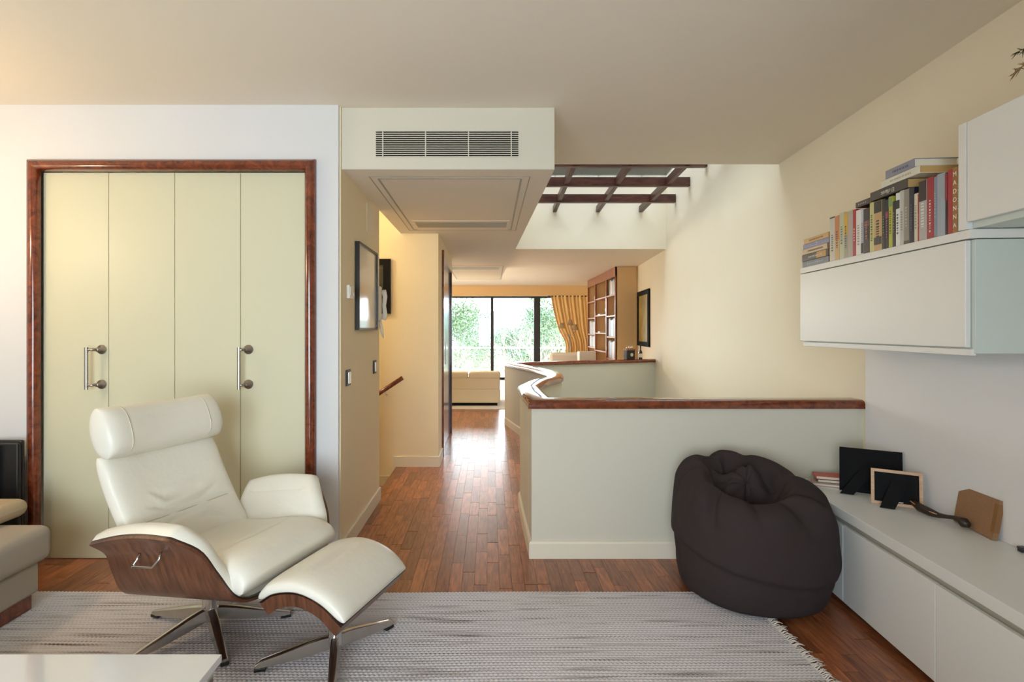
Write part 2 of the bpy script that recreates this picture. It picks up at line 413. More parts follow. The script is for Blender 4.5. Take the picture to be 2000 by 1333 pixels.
es = cap.modifiers.new('es', 'EDGE_SPLIT'); es.split_angle = .8
def skirting(name, path, off=.062, h=.10, m='trim_white', side=-1):
    prof = [(side*(off-.004), -.9), (side*(off+.014), -.9), (side*(off+.014), -.9+h-.012), (side*(off+.008), -.9+h), (side*(off-.004), -.9+h)]
    n = len(path)
    return struct(sweep(path, [(o, z) for o, z in prof], lambda p: 0, name, m, smooth=False))
skirting('baseboard_parapet', full[:-1], side=1)
b = MB().box(-.894, -.866, 3.15, 4.285, 0, .10).build('baseboard_hall', 'trim_white', bevel=.004); struct(b)
b = MB().box(-.93, -.50, 5.296, 5.31, 0, .10).box(-.51, -.496, 5.31, 5.70, 0, .10).box(-3.0, -.93, 5.296, 5.31, -.187, -.09).box(-.95, -.93, 5.294, 5.31, -.187, .1).build('baseboard_stair', 'trim_white'); struct(b)
box_ = MB().box(-1.02, -.894, 3.136, 3.15, 0, .09).box(-3.3, -2.70, 3.136, 3.15, 0, .09).build('baseboard_front', 'trim_white'); struct(box_)
# ceiling skylight with timber grid
sky = empty('window_1', (1.45, 6.1, 3.3)); struct(sky)
def wchild(o):
    o.parent = sky; o.matrix_parent_inverse = Matrix.Translation((-1.45, -6.1, -3.3)); return o
bz = lambda Y: 3.185-.064*(Y-6.06)
for Y in (4.75, 5.40, 6.06, 6.72, 7.39): wchild(MB().box(.33, wallpt(Y)-.005, Y-.035, Y+.035, bz(Y), bz(Y)+.113).build('beam', 'beam_wood', bevel=.004))
for X in (.95, 1.585, 2.215): wchild(MB().add([(x_, y_, bz(y_)+h_) for h_ in (.012, .10) for x_, y_ in ((X-.028, 4.28), (X+.028, 4.28), (X+.028, 7.895), (X-.028, 7.895))], [(0, 3, 2, 1), (4, 5, 6, 7), (0, 1, 5, 4), (1, 2, 6, 5), (2, 3, 7, 6), (3, 0, 4, 7)]).build('beam', 'beam_wood', bevel=.004))
xs = [.33, .95, 1.585, 2.215, 2.62]; ys = [4.28, 4.75, 5.40, 6.06, 6.72, 7.39, 7.9]
for i in range(4):
    for j in range(6): wchild(MB().box(xs[i], xs[i+1], ys[j], ys[j+1], 3.58, 3.59).build('pane', 'roof_glass'))
# far terrace window and camera side balcony window
w2 = empty('window_2', (0, 14.7, 0)); struct(w2)
for (a, b, d) in ((-3.3, -3.2, .1), (-1.32, -1.2, .08), (.02, .10, .07), (1.20, 1.37, .12), (2.7, 2.8, .08)):
    MB().box(a, b, -.04, d-.04, 0, 2.27).build('mullion', 'window_frame', w2)
MB().box(-3.3, 3.1, -.03, .05, 2.22, 2.27).build('top_rail', 'window_frame', w2); MB().box(-3.3, 3.1, -.03, .05, 0, .06).build('bottom_rail', 'window_frame', w2)
for a, b in ((-3.2, -1.3), (-1.2, .03), (.1, 1.22), (1.37, 2.72)): MB().box(a, b, 0, .008, .06, 2.22).build('pane', 'glass', w2)
struct(box('trim_2', -3.3, 3.1, 14.45, 14.5, 2.27, FZ, 'valance'))
w3 = empty('window_3', (0, -1.42, 0)); struct(w3)
for a, b in ((-2.0, -1.94), (-.91, -.85), (.19, .25)): MB().box(a, b, -.03, .03, .4, 2.1).build('mullion', 'window_frame', w3)
MB().box(-2.0, .25, -.03, .03, 2.05, 2.1).build('top_rail', 'window_frame', w3); MB().box(-2.0, .25, -.03, .03, .4, .45).build('bottom_rail', 'window_frame', w3)
for a, b in ((-1.94, -.91), (-.85, .19)): MB().box(a, b, 0, .008, .45, 2.05).build('pane', 'glass', w3)
# sliding hall door
d1 = empty('door_1', (-.51, 5.72, 0)); struct(d1)
MB().box(-.06, .022, -.02, .06, 0, 2.2).build('jamb', 'mahogany', d1)
MB().box(-.09, .015, .06, 1.33, 2.10, 2.2).build('top_track', 'trim_white', d1)
lf = MB().box(-.05, -.012, .06, 1.325, .01, 2.1).build('door_leaf', 'door_purple', d1)
MB().box(-.013, -.008, .55, .62, .95, 1.2).build('handle', 'brushed_steel', lf)
MB().box(-.06, .012, 1.30, 1.345, 0, 2.2).build('jamb', 'door_purple', d1)
# ================================================================== BUILT-IN WARDROBE
wd = tag(empty('wardrobe', (-1.857, 3.15, 0)), 'built-in wardrobe with four pale green doors in a glossy mahogany frame', 'wardrobe')
# frame: half-round architrave, mitred
def archi(parent):
    ox0, ox1, zt = -.840, .840, 2.346
    prof = [(0, 0), (0, .018), (.012, .036), (.032, .042), (.05, .036), (.062, .02), (.066, 0)]  # (inward, proud)
    vs = []; fs = []; k = len(prof)
    stations = [((ox0, 0), (1, 0)), ((ox0, zt), (1, -1)), ((ox1, zt), (-1, -1)), ((ox1, 0), (-1, 0))]
    for (x, z), (dx, dz) in stations:
        for o, pr in prof: vs.append((x+dx*o, -pr, z+dz*o))
    for seg in range(3):
        sv = vs[seg*k:(seg+2)*k]; ff = [(j, j+1, k+j+1, k+j) for j in range(k-1)]+[(k-1, 0, k, 2*k-1), tuple(range(k)), tuple(range(2*k-1, k-1, -1))]
        o = pydata('frame_bar', sv, ff, 'mahogany', parent, True); e = o.modifiers.new('es', 'EDGE_SPLIT'); e.split_angle = .9
archi(wd)
MB().box(-.776, .776, .07, .6, .0, 2.28).build('carcass', 'dark_void', wd)
sx = [-.777, -.391, -.002, .386, .777]
for i in range(4):
    d = MB().box(sx[i]+.0015, sx[i+1]-.0015, .02, .045, .004, 2.278).build('door', 'door_paint', wd, bevel=.0015)
    if i in (0, 2):
        hx = -.475 if i == 0 else .406; rx = hx+.045 if i == 0 else hx+.028
        h = MB()
        h.tube([(hx, -.045, 1.005), (hx, -.045, 1.25)], .010, 12)
        hd = h.build('handle', 'brushed_steel', d, True); hd.modifiers.new('es', 'EDGE_SPLIT')
        for z in (1.03, 1.235):
            r = MB().lathe([(.026, 0), (.028, .004), (.026, .010), (.011, .012), (.011, .045), (.002, .046)], 20, M=Matrix.Translation((rx, .02, z)) @ Matrix.Rotation(PI/2, 4, 'X'))
            r.tube([(rx, -.02, z), (hx, -.045, z)], .008, 10); r.build('rosette', 'brushed_steel', d, True)
# ================================================================== AIR VENT
av = tag(empty('air_vent', (-.254, 3.186, 2.452)), 'long slatted air conditioning grille on the lowered ceiling box', 'air vent')
MB().box(-.422, .422, -.0012, -.0002, -.077, .077).build('backing', 'dark_void', av)
for k in range(13):
    z = -.0755+.151*k/12; MB().box(-.422, .422, -.007, -.0012, z-.0019, z+.0019).build('slat', 'parapet_paint', av)
for x in (-.38, -.127, .127, .38): MB().box(x-.003, x+.003, -.0085, -.0012, -.077, .077).build('divider', 'parapet_paint', av)
# ================================================================== HALL WALL ITEMS  (wall face at X=-.88)
pf = tag(empty('picture_frame', (-.88, 3.79, 1.64)), 'tall picture in a thin black metal frame on the cream hall wall', 'picture')
for a in (((.003, .03, -.29, .29, .275, .29)), ((.003, .03, -.29, .29, -.29, -.275)), ((.003, .03, -.29, -.277, -.275, .275)), ((.003, .03, .277, .29, -.275, .275))): MB().box(*a).build('frame_bar', 'black_plastic', pf)
MB().box(.003, .018, -.277, .277, -.275, .275).build('print', 'picture_white', pf)
th = tag(empty('thermostat', (-.88, 3.34, 1.585)), 'small cream thermostat box beside the tall hall picture', 'thermostat')
MB().box(0, .022, -.05, .05, -.042, .042).build('body', 'plastic_white', th, bevel=.004); MB().box(.022, .026, -.042, .0, -.02, .03).build('display', 'trim_white', th); MB().lathe([(.011, 0), (.011, .008), (.002, .009)], 14, M=Matrix.Translation((.022, .028, -.012)) @ Matrix.Rotation(PI/2, 4, 'Y')).build('dial', 'plastic_white', th)
ic = tag(empty('intercom', (-.88, 4.18, 1.56)), 'white intercom handset hanging at the end of the hall wall', 'intercom')
MB().box(0, .03, -.045, .045, -.14, .13).build('base', 'plastic_white', ic, bevel=.006)
MB().tube([(.05, .01, .10), (.062, .01, .05), (.055, .01, -.02), (.062, .01, -.09), (.05, .01, -.13)], [.02, .018, .015, .018, .02], 12).build('handset', 'plastic_white', ic, True)
MB().tube([(.03, .0, -.13), (.045, .0, -.2), (.05, .0, -.27), (.03, .0, -.22), (.02, .0, -.14)], .006, 8).build('cord', 'plastic_white', ic, True)
for Y, z, lab in ((3.32, 1.055, 'dark framed light switch nearest the wardrobe wall'), (4.08, 1.07, 'dark framed light switch below the intercom at the hall corner')):
    s = tag(empty('light_switch', (-.88, Y, z)), lab, 'light switch', 'light switches on the hall wall')
    MB().box(0, .01, -.045, .045, -.05, .05).build('plate', 'black_plastic', s, bevel=.003); MB().box(.01, .016, -.028, .028, -.036, .036).build('rocker', 'steel', s, bevel=.002)
ap = tag(empty('access_panel', (-.88, 3.95, 2.16)), 'cream painted access cover high on the hall wall', 'access panel')
MB().box(0, .003, -.11, .11, -.1, .1).build('cover', 'wall_cream', ap)
dp = tag(empty('dark_painting', (-1.25, 5.31, 1.78)), 'dark painting in a black frame above the stairs', 'painting')
for a in ((-.27, .27, -.03, -.002, .21, .27), (-.27, .27, -.03, -.002, -.27, -.21), (-.27, -.2, -.03, -.002, -.21, .21), (.2, .27, -.03, -.002, -.21, .21)): MB().box(*a).build('frame_bar', 'black_matte', dp)
MB().box(-.2, .2, -.015, -.002, -.21, .21).build('canvas', 'picture_dark', dp)
hr = tag(empty('handrail', (-.85, 5.23, .885)), 'red brown wooden handrail sloping down along the stair wall', 'handrail')
MB().tube([(0, 0, 0), (-.25, 0, -.165), (-1.9, 0, -1.26)], .022, 12).build('rail', 'mahogany', hr, True)
for x in (-.17, -1.2): MB().tube([(x, 0, x*.665-.02), (x, .03, x*.665-.06), (x, .078, x*.665-.06)], .007, 8).build('bracket', 'white_rail', hr, True)
# ================================================================== LOUNGE CHAIR
ch = tag(empty('lounge_chair', (-1.252, 2.41, .0135), math.radians(-20)), 'white leather reclining lounge chair with walnut shell and steel star base', 'armchair')
A_V = [(0, 0), (.30, .19), (.5, .275), (.68, .325), (.84, .355), (1, .415)]
A_Z = [(0, .225), (.30, .228), (.5, .27), (.68, .37), (.84, .455), (1, .515)]
A_R = [(0, -.18), (.30, -.18), (.5, -.17), (.68, -.155), (.84, -.15), (1, -.155)]
A_F = [(0, .43), (.30, .43), (.5, .42), (.68, .385), (.84, .335), (1, .265)]
def shell(t, s, off=0):
    def P(t):
        a = abs(t); return Vector((cr(A_R, a)*(1-s)+cr(A_F, a)*s, math.copysign(cr(A_V, a), t), cr(A_Z, a)+.07*s+.02*math.sin(PI*s)*(a > .9)))
    p = P(t)
    if off:
        d = .02; q = P(min(1, t+d))-P(max(-1, t-d)); q.x = 0; q.normalize(); p = p+Vector((0, -q.z, q.y))*off
    return p
def sheet(name, t0, t1, off0, off1, m, nt_=40, ns=16, s0=0, s1=1, rnd=0):
    n = nt_; vs = []; fs = []
    def pt(i, j, o):
        t = t0+(t1-t0)*i/n; s = s0+(s1-s0)*j/ns; return shell(t, s, o)
    def prof(i, j):
        if not rnd: return off1
        e = min(1, min(i, n-i)/n/.10, min(j, ns-j)/ns/.10); e = math.sqrt(max(0, 1-(1-e)**2)); return off0+(off1-off0)*(.45+.55*e)
    for i in range(n+1):
        for j in range(ns+1): vs.append(pt(i, j, off0))
    for i in range(n+1):
        for j in range(ns+1): vs.append(pt(i, j, prof(i, j)))
    N = (n+1)*(ns+1); w = ns+1
    for i in range(n):
        for j in range(ns):
            a = i*w+j; fs.append((a, a+w, a+w+1, a+1)); fs.append((N+a, N+a+1, N+a+w+1, N+a+w))
    for i in range(n):
        for j in (0, ns):
            a = i*w+j; fs.append((a, a+w, N+a+w, N+a))
    for j in range(ns):
        for i in (0, n):
            a = i*w+j; fs.append((a, a+1, N+a+1, N+a))
    return name, vs, fs, m
def mk(tup, parent): 
    o = pydata(*tup[:3], tup[3], parent, True); e = o.modifiers.new('es', 'EDGE_SPLIT'); e.split_angle = .9; return o
mk(sheet('wood_shell', -1, 1, -.010, 0, 'walnut', 56), ch)
mk(sheet('shell_edge', -1, 1, 0, .007, 'walnut_edge', 56), ch)
for a, b in ((.46, 1.0), (-1.0, -.46)): mk(sheet('arm_pad', a, b, .007, .062, 'leather', 28, 20, rnd=1), ch)
mk(sheet('seat_base', -.46, .46, .007, .03, 'leather_seam', 20, 14, 0, .97), ch)
def creases(x, y, cx, cy, lines):
    d = 0
    for ang, r0, r1, dp, wd_ in lines:
        a = math.radians(ang); ux, uy = math.cos(a), math.sin(a); t_ = (x-cx)*ux+(y-cy)*uy; o_ = -(x-cx)*uy+(y-cy)*ux+.25*(t_-r0)**2
        e_ = max(0, min(1, (t_-r0)/.04))*max(0, min(1, (r1-t_)/.07)); d += e_*dp*(-math.exp(-(o_/wd_)**2)+.6*math.exp(-((o_-2.0*wd_)/(1.3*wd_))**2))
    return d
BL = [(a_, .015, L_, .013, .010) for a_, L_ in ((20, .20), (48, .16), (75, .14), (112, .13), (140, .19), (165, .2), (200, .2), (232, .15), (262, .13), (292, .16), (325, .2), (345, .16))]
def wr_back(s, w, t):
    if t < .02: return 0
    return creases(w, s*.58, 0, .245, BL)-.009*math.exp(-((s-.42)/.014)**2)*max(0, min(1, (.26-abs(w))/.05))
SL = [(a_, 0, .16, .010, .010) for a_ in (-30, -12, 8, 25)]
def wr_seat(s, w, t):
    if t < .02: return 0
    return -.008*math.exp(-((s-.5)/.014)**2)*max(0, min(1, (.27-abs(w))/.05))+creases(s*.6, w, .05, .05, SL)+creases(s*.6, w, .05, -.10, SL)
seat = pillow('seat', line_curve([(-.13, .36), (.08, .365), (.28, .40), (.40, .40), (.458, .358)]), lambda s: .268+.018*s, lambda s: .062+.006*math.sin(PI*s), 'leather', ch, n=3, me=7, ns=100, nr=150, disp=wr_seat)
back = pillow('backrest', line_curve([(-.045, .32), (-.155, .45), (-.265, .62), (-.345, .785)][::-1]), lambda s: .288-.015*(s)**2, lambda s: .058, 'leather', ch, n=2.8, me=7, bend=.35, ns=110, nr=180, disp=lambda s, w, t: wr_back(1-s, w, t))
head = pillow('headrest', line_curve([(-.285, .785), (-.33, .88), (-.365, .995)][::-1]), lambda s: .288+.012*math.sin(PI*s), lambda s: .082+.012*math.sin(PI*s), 'leather', ch, n=3, me=4, bend=.45, ns=60, nr=140, disp=lambda s, w, t: (creases(w, s*.2, 0, .04, [(a_, 0, .13, .008, .009) for a_ in (55, 70, 85, 97, 112, 125)]) if t > .02 else 0))
def seam(pts, parent, r=.0022): MB().tube(pts, r, 6).build('seam', 'leather_seam', parent, True)
for sg in (-1, 1):
    C = line_curve([(-.285, .785), (-.33, .88), (-.365, .995)][::-1]); pts = []
    for k in range(15):
        s = .03+.94*k/14; P, N = C(s); e = max(0, 1-abs(2*s-1)**4)**(1/2.4); w = sg*.20; pts.append(P+N*((.082+.012*math.sin(PI*s))*e*.975+.45*w*w)+Vector((0, w, 0)))
    seam(pts, head)
BC = line_curve([(-.045, .32), (-.155, .45), (-.265, .62), (-.345, .785)][::-1])
pts = []
for k in range(21):
    w = -.27+.54*k/20; P, N = BC(.58); pts.append(P+N*(.058*max(0, 1-abs(w/.285)**5)**.5+.35*w*w-.004)+Vector((0, w, 0)))
seam(pts, back)
# headrest bracket
MB().box(-.385, -.37, -.05, .05, .60, .9, None).build('headrest_bracket', 'black_plastic', ch)
# side lever
lv = [shell(-.86, .42, -.012), shell(-.84, .42, -.035), shell(-.79, .37, -.05), shell(-.79, .58, -.05), shell(-.86, .68, -.035), shell(-.88, .68, -.012)]
MB().tube(lv, .0045, 8).build('lever', 'steel', ch, True)
def starbase(parent, angs, R, z_hub, top, rh, wleg=.042):
    MB().lathe([(rh*1.05, .062), (rh*1.1, .08), (rh, .11), (rh, top-.015)], 24).build('column', 'chrome', parent, True).modifiers.new('es', 'EDGE_SPLIT')
    MB().lathe([(rh*1.12, top-.018), (rh*1.12, top+.012)], 24).build('column_cap', 'black_plastic', parent)
    for a in angs:
        a = math.radians(a); d = Vector((math.cos(a), math.sin(a), 0)); n = Vector((-d.y, d.x, 0)); vs = []; fs = []
        st_ = [(0, .052, .10, .45), (.05, .045, .096, .5), (.10, .035, .086, .5), (.2, .022, .060, .46), (.28, .015, .040, .4), (R, .008, .026, .36)]
        st_ = [s_ for s_ in st_ if s_[0] <= R]
        for r, z0, z1, wk in st_:
            w = wleg*wk
            vs += [d*r-n*w+Vector((0, 0, z0)), d*r+n*w+Vector((0, 0, z0)), d*r+n*w*.8+Vector((0, 0, z1-.004)), d*r+n*w*.4+Vector((0, 0, z1)), d*r-n*w*.4+Vector((0, 0, z1)), d*r-n*w*.8+Vector((0, 0, z1-.004))]
        for i in range(len(st_)-1):
            for j in range(6): fs.append((i*6+j, i*6+(j+1) % 6, (i+1)*6+(j+1) % 6, (i+1)*6+j))
        fs += [tuple(range(6)), tuple(range(len(vs)-1, len(vs)-7, -1))]
        leg = pydata('leg', vs, fs, 'steel', parent, True); e = leg.modifiers.new('es', 'EDGE_SPLIT'); e.split_angle = .7
        MB().box(-.022, .022, -.016, .016, 0, .014, Matrix.Translation(d*(R-.018)) @ Matrix.Rotation(a, 4, 'Z')).build('foot', 'black_plastic', leg, bevel=.003)
starbase(ch, [18+20, 90+20, 162+20, 234+20, 306+20], .335, .09, .245, .034)
# ottoman
ot = tag(empty('footstool', (-.630, 2.185, .0135), math.radians(-19)), 'white leather footstool with walnut underside and steel base before the chair', 'footstool')
OC = line_curve([(-.178, .325), (-.11, .368), (0, .388), (.11, .36), (.20, .298)])
pillow('cushion', OC, lambda s: .236, lambda s: .030+.004*math.sin(PI*s), 'leather', ot, n=3, me=8, ns=36, nr=44, disp=lambda s, w, t: (-.016*math.exp(-((s-.5)/.022)**2-(w/.09)**4) if t > .01 else 0))
def oshell(i, j, nn=24):
    s = j/nn; P, N = OC(s); return P, N
def slab(name, w, o0, o1, m, parent):
    vs = []; fs = []; n = 24
    for j in range(n+1):
        P, N = OC(j/n)
        for (yy, o) in ((-w, o0), (w, o0), (w*.96, o1), (-w*.96, o1)): vs.append(P+N*o+Vector((0, yy, 0)))
    for j in range(n):
        for k in range(4): fs.append((j*4+k, j*4+(k+1) % 4, j*4+4+(k+1) % 4, j*4+4+k))
    fs += [(0, 1, 2, 3), tuple(range(4*n+3, 4*n-1, -1))]
    o = pydata(name, vs, fs, m, parent, True); e = o.modifiers.new('es', 'EDGE_SPLIT'); e.split_angle = .7; return o
slab('shell_edge', .236, -.014, -.022, 'walnut_edge', ot)
slab('wood_shell', .232, -.022, -.072, 'walnut', ot)
starbase(ot, [71, 214, 302], .30, .09, .30, .026, .036)
# ================================================================== GREY SOFA (left edge)
sf_ = tag(empty('sofa', (-2.6, 1.9, .0)), 'grey fabric sofa end with dark red plinth at the left edge', 'sofa')
MB().box(-.6, .40, -.75, .68, .012, .085).build('plinth', 'mahogany', sf_)
def cushion(name, x0, x1, y0, y1, z0, z1, m, parent, bev=.05, seg=4):
    o = MB().box(x0, x1, y0, y1, z0, z1).build(name, m, parent, bevel=bev, seg=seg); return o
cushion('base', -.6, .425, -.8, .70, .085, .235, 'sofa_grey', sf_, .02)
cushion('seat_cushion', -.6, .465, -.8, .74, .235, .405, 'sofa_grey', sf_, .045)
cushion('back_cushion', -.6, .25, .48, .86, .405, .495, 'sofa_top', sf_, .05)
fc = tag(empty('folded_chair', (-2.78, 3.06, 0)), 'black folded chair leaning on the white wall behind the sofa', 'folding chair')
for k, (dx, dy, h) in enumerate(((0, 0, .725), (.03, -.035, .715), (-.05, -.07, .71))):
    MB().box(dx-.16, dx+.125-.02*k, dy-.014, dy+.014, .02, h).build('panel', 'black_plastic', fc, bevel=.012)
# coffee table
ct = tag(empty('coffee_table', (-1.35, 1.15, .012)), 'low white glossy coffee table with chrome legs in the front corner', 'table')
MB().box(-.62, .565, -.45, .425, .365, .388).build('table_top', 'glass_top', ct, bevel=.002)
for x in (-.56, .53):
    for y in (-.41, .39): MB().box(x-.018, x+.018, y-.018, y+.018, 0, .365).build('leg', 'chrome', ct)
MB().box(-.56, .53, .378, .402, .33, .365).build('rail', 'chrome', ct)
# ================================================================== RUG (woven relief is real geometry)
rg = tag(empty('rug', (-.95, 1.9, 0)), 'grey and cream braided flatweave rug with fringed end', 'rug')
RX0, RX1, RY0, RY1 = -3.25, 1.29, .35, 2.755
def rug():
    dx, dy = .0062, .0042
    xs_, ys_ = [], []
    x = RX0
    while x < RX1: xs_.append(x); x += (dx if x > -2.45 else .05)
    y = RY0
    while y < RY1: ys_.append(y); y += (dy if y > 1.62 else .05)
    vs = []
    for y in ys_:
        row = int(math.floor(y/.0168))
        for x in xs_:
            ph = (y/.0168) % 1; s = math.sin(PI*ph); k = .5+.5*math.sin(2*PI*(x/.0185+(.25 if row % 2 else -.25)*2*(ph-.5)+row*.5))
            h = .004+.0085*(s**.7)*(.35+.65*k) if y > 1.62 and x > -2.45 else .010
            wob = .004*math.sin(x*2.1)+.003*math.sin(x*5+1)
            vs.append((x+.95, y+wob-1.9, h))
    n = len(xs_); m_ = len(ys_); fs = [(j*n+i, j*n+i+1, (j+1)*n+i+1, (j+1)*n+i) for j in range(m_-1) for i in range(n-1)]
    me = bpy.data.meshes.new('weave'); me.from_pydata(vs, [], fs); link('weave', me, 'rug_weave', rg, True)
rug()
MB().box(RX0+.95, RX1+.945, RY0-1.9, RY1-1.908, .0005, .0035).build('backing', 'leather_seam', rg)
fr = MB(); r3 = random.Random(5); y = 1.4
while y < 2.74:
    a = r3.uniform(-.7, .9); L_ = r3.uniform(.025, .05); z1 = r3.uniform(.004, .02)
    fr.tube([(RX1+.945, y-1.9, .008), (RX1+.95+L_*.5*math.cos(a), y-1.9+L_*.5*math.sin(a), .012+z1*.5), (RX1+.95+L_*math.cos(a), y-1.9+L_*math.sin(a)*1.2, z1)], [.0028, .0022, .0016], 5); y += r3.uniform(.004, .009)
tag(fr.build('fringe', 'fringe', rg, True), kind='stuff')
# ================================================================== BEAN BAG
def beanbag():
    root = tag(empty('bean_bag', (1.345, 2.775, .0)), 'dark brown fabric bean bag slumped between half wall and white bench', 'bean bag')
    NA, NS = 220, 150
    PR = [(0, 0), (.04, .25), (.09, .335), (.15, .372), (.22, .385), (.30, .386), (.40, .372), (.50, .338), (.58, .288), (.64, .235), (.69, .195), (.73, .17), (.78, .15), (.86, .10), (.93, .05), (1, 0)]
    vs = []
    ang = lambda a, c: (a-c+PI) % (2*PI)-PI
    for j in range(NS+1):
        s = j/NS; r0 = max(0, cr(PR, s))
        for i in range(NA):
            th = 2*PI*i/NA
            # rim height: high at the back, low towards the front left
            rim = .600+.055*math.sin(th)-.028*math.exp(-(ang(th, -1.75)/.8)**2)+.022*math.exp(-(ang(th, 2.5)/.35)**2)+.018*math.exp(-(ang(th, 1.4)/.45)**2)
            PZ = [(0, .014), (.04, .014), (.09, .03), (.15, .10), (.22, .18), (.30, .27), (.40, .375), (.50, .375+.56*(rim-.375)), (.58, .375+.86*(rim-.375)), (.64, rim-.004), (.69, rim-.002), (.73, rim-.03), (.78, rim-.085), (.86, rim-.10), (.93, rim-.09), (1, .50)]
            z0 = cr(PZ, s)
            g = max(0, min(1, (s-.34)/.26)); inner = max(0, min(1, (s-.70)/.08)); f = 0
            # gathers: long soft ridges with a sharp crease on one side, running from the rim down the flank
            for (c, w, am, ln, sl) in ((-2.75, .20, .026, .9, .5), (-2.1, .22, .022, .6, .4), (-1.55, .28, .024, .8, -.2), (-.95, .16, .034, 1, .9), (-.25, .4, .016, 1, .5), (.8, .4, .02, 1, .3), (1.7, .25, .022, 1, .2), (2.5, .22, .03, 1, .3)):
                d = ang(th+sl*(s-.6), c); gg = max(0, min(1, (s-(.62-.27*ln))/.16))
                f += am*gg*(math.exp(-(d/w)**2)-.9*math.exp(-((d-w*1.05)/(.34*w))**2))
            n1 = noise.noise(Vector((1.8*math.cos(th), 1.8*math.sin(th), z0*3+3)))
            n2 = noise.noise(Vector((5*math.cos(th)+7, 5*math.sin(th), z0*9)))
            r = r0*(1+.035*n1*(s > .05))+f*(1-.7*inner)+.006*n2*min(1, s*8)
            line = .175+.15*abs(math.sin((th+1.05)/2))**1.6
            if s < .5: r += (.020/(1+math.exp(-(z0-line)/.005))-.008)*min(1, s*6)
            else: r += .012*(1-inner)
            z = z0+f*.55*(1-.2*inner)
            if inner > 0:   # rolled fabric inside the opening
                q = Vector((r0*math.cos(th), r0*math.sin(th), 0)); rg_ = 1-abs(noise.noise(q*9+Vector((2.3, 5.1, .4))))*2
                b1 = math.exp(-((q-Vector((.05, .03, 0))).length/.055)**2); b2 = math.exp(-((q-Vector((-.06, -.01, 0))).length/.06)**2)
                z += inner*(.045*rg_-.03+.075*b1+.065*b2)
            x = r*math.cos(th)-.035*max(0, min(1, (s-.45)/.25)); y = r*math.sin(th)*.95-.02*max(0, min(1, (s-.45)/.25))
            x = min(x, .366+.08*y+.004*noise.noise(Vector((y*5, z*5, 0)))) if z < .5 else x
            y = min(y, .37)
            vs.append((x, y, max(z, .0135)))
    fs = [(j*NA+i, j*NA+(i+1) % NA, (j+1)*NA+(i+1) % NA, (j+1)*NA+i) for j in range(NS) for i in range(NA)]
    o = pydata('cover', vs, fs, 'beanbag', root, True)
    return root
beanbag()
# ================================================================== WALL UNIT (bench, panel, shelf cabinets)
def unit_empty(name, x, y, z): 
    o = empty(name); o.matrix_world = Matrix.Translation((1.957, 0, 0)) @ Matrix.Rotation(WR, 4, 'Z') @ Matrix.Translation((x, y, z)); return o
bn = tag(unit_empty('bench_cabinet', 0, 0, 0), 'long low white bench cabinet along the right wall', 'cabinet')
BF = -.455
MB().box(BF, -.001, .1, 3.14, .43, .4775).build('worktop', 'unit_white', bn, bevel=.003)
MB().box(BF+.025, -.02, .1, 3.135, .05, .43).build('body', 'groove', bn)
MB().box(BF+.06, -.03, .1, 3.13, .0, .05).build('plinth', 'black_matte', bn)
ysd = [.18, .775, 1.375, 1.975, 2.575, 3.135]
for i in range(5): MB().box(BF, BF+.02, ysd[i]+.0015, ysd[i+1]-.0015, .034, .402).build('door', 'unit_white', bn, bevel=.002)
pn = MB().box(-.018, -.0005, .1, 3.145, .478, 1.30).build('wall_panel', 'panel_white'); pn.matrix_world = Matrix.Translation((1.957, 0, 0)) @ Matrix.Rotation(WR, 4, 'Z')
tag(pn, 'smooth white panel on the wall between bench and hanging cabinet', 'wall panel')
CFx = -.407
hc = tag(unit_empty('hanging_cabinet', 0, 0, 0), 'white hanging wall cabinet carrying a row of books', 'cabinet')
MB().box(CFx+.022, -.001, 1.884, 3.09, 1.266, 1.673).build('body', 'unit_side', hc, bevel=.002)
MB().box(CFx, -.001, 1.878, 3.095, 1.676, 1.708).build('top_board', 'unit_white', hc, bevel=.002)
MB().box(CFx, CFx+.02, 1.90, 3.095, 1.287, 1.672).build('door', 'unit_white', hc, bevel=.003)
MB().box(CFx+.012, CFx+.03, 1.89, 3.085, 1.258, 1.282).build('finger_rail', 'unit_white', hc, bevel=.002)
uc = tag(unit_empty('upper_cabinet', 0, 0, 0), 'white upper wall cabinet at the right picture edge', 'cabinet')
MB().box(CFx, -.001, 1.897, 1.932, 1.710, 2.095).build('side_board', 'unit_white', uc, bevel=.002)
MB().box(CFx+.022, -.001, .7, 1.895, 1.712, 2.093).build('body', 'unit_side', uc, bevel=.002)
MB().box(CFx, CFx+.02, .7, 1.893, 1.735, 2.095).build('door', 'unit_white', uc, bevel=.003)
# ------------------------------------------------------------------ books
def pxY(zx):   # zoomed pixel column -> distance along the shelf front
    x = 1560+zx/5.553; return 1.55/((x-957)/1050-.08)*1.0032
BM = {}
def bmat(h):
    if h not in BM: BM[h] = mat('cover_'+h, h, .4, var=.05, vscale=30)
    return BM[h].name
def book(name, label, y0, y1, z, h, depth, col, bands=(), group='books upright on the hanging cabinet', page='paper', lean=0, x=None, setback=.004, rounded=False):
    """upright book: spine faces the room (-x)"""
    b = unit_empty(name, CFx+setback, (y0+y1)/2, z); w = abs(y1-y0)/2-.0006; tag(b, label, 'book', group)
    m = bmat(col)
    MB().box(0, .003, -w, w, 0, h).build('spine', m, b, bevel=.0015)
    for s in (-1, 1): MB().box(.003, depth, s*w-(.002 if s > 0 else 0), s*w+(.002 if s < 0 else 0), 0, h).build('cover_board', m, b)
    MB().box(.003, depth-.004, -w+.002, w-.002, .003, h-.003).build('pages', page, b)
    for (a, c, cc) in bands: MB().box(-.0008, .001, -w*.96, w*.96, h*a, h*c).build('spine_band', bmat(cc), b)
    return b, w
RB = Matrix(((0, 0, -1, 0), (-1, 0, 0, 0), (0, 1, 0, 0), (0, 0, 0, 1)))  # text plane: normal -x, reading along -y, up z
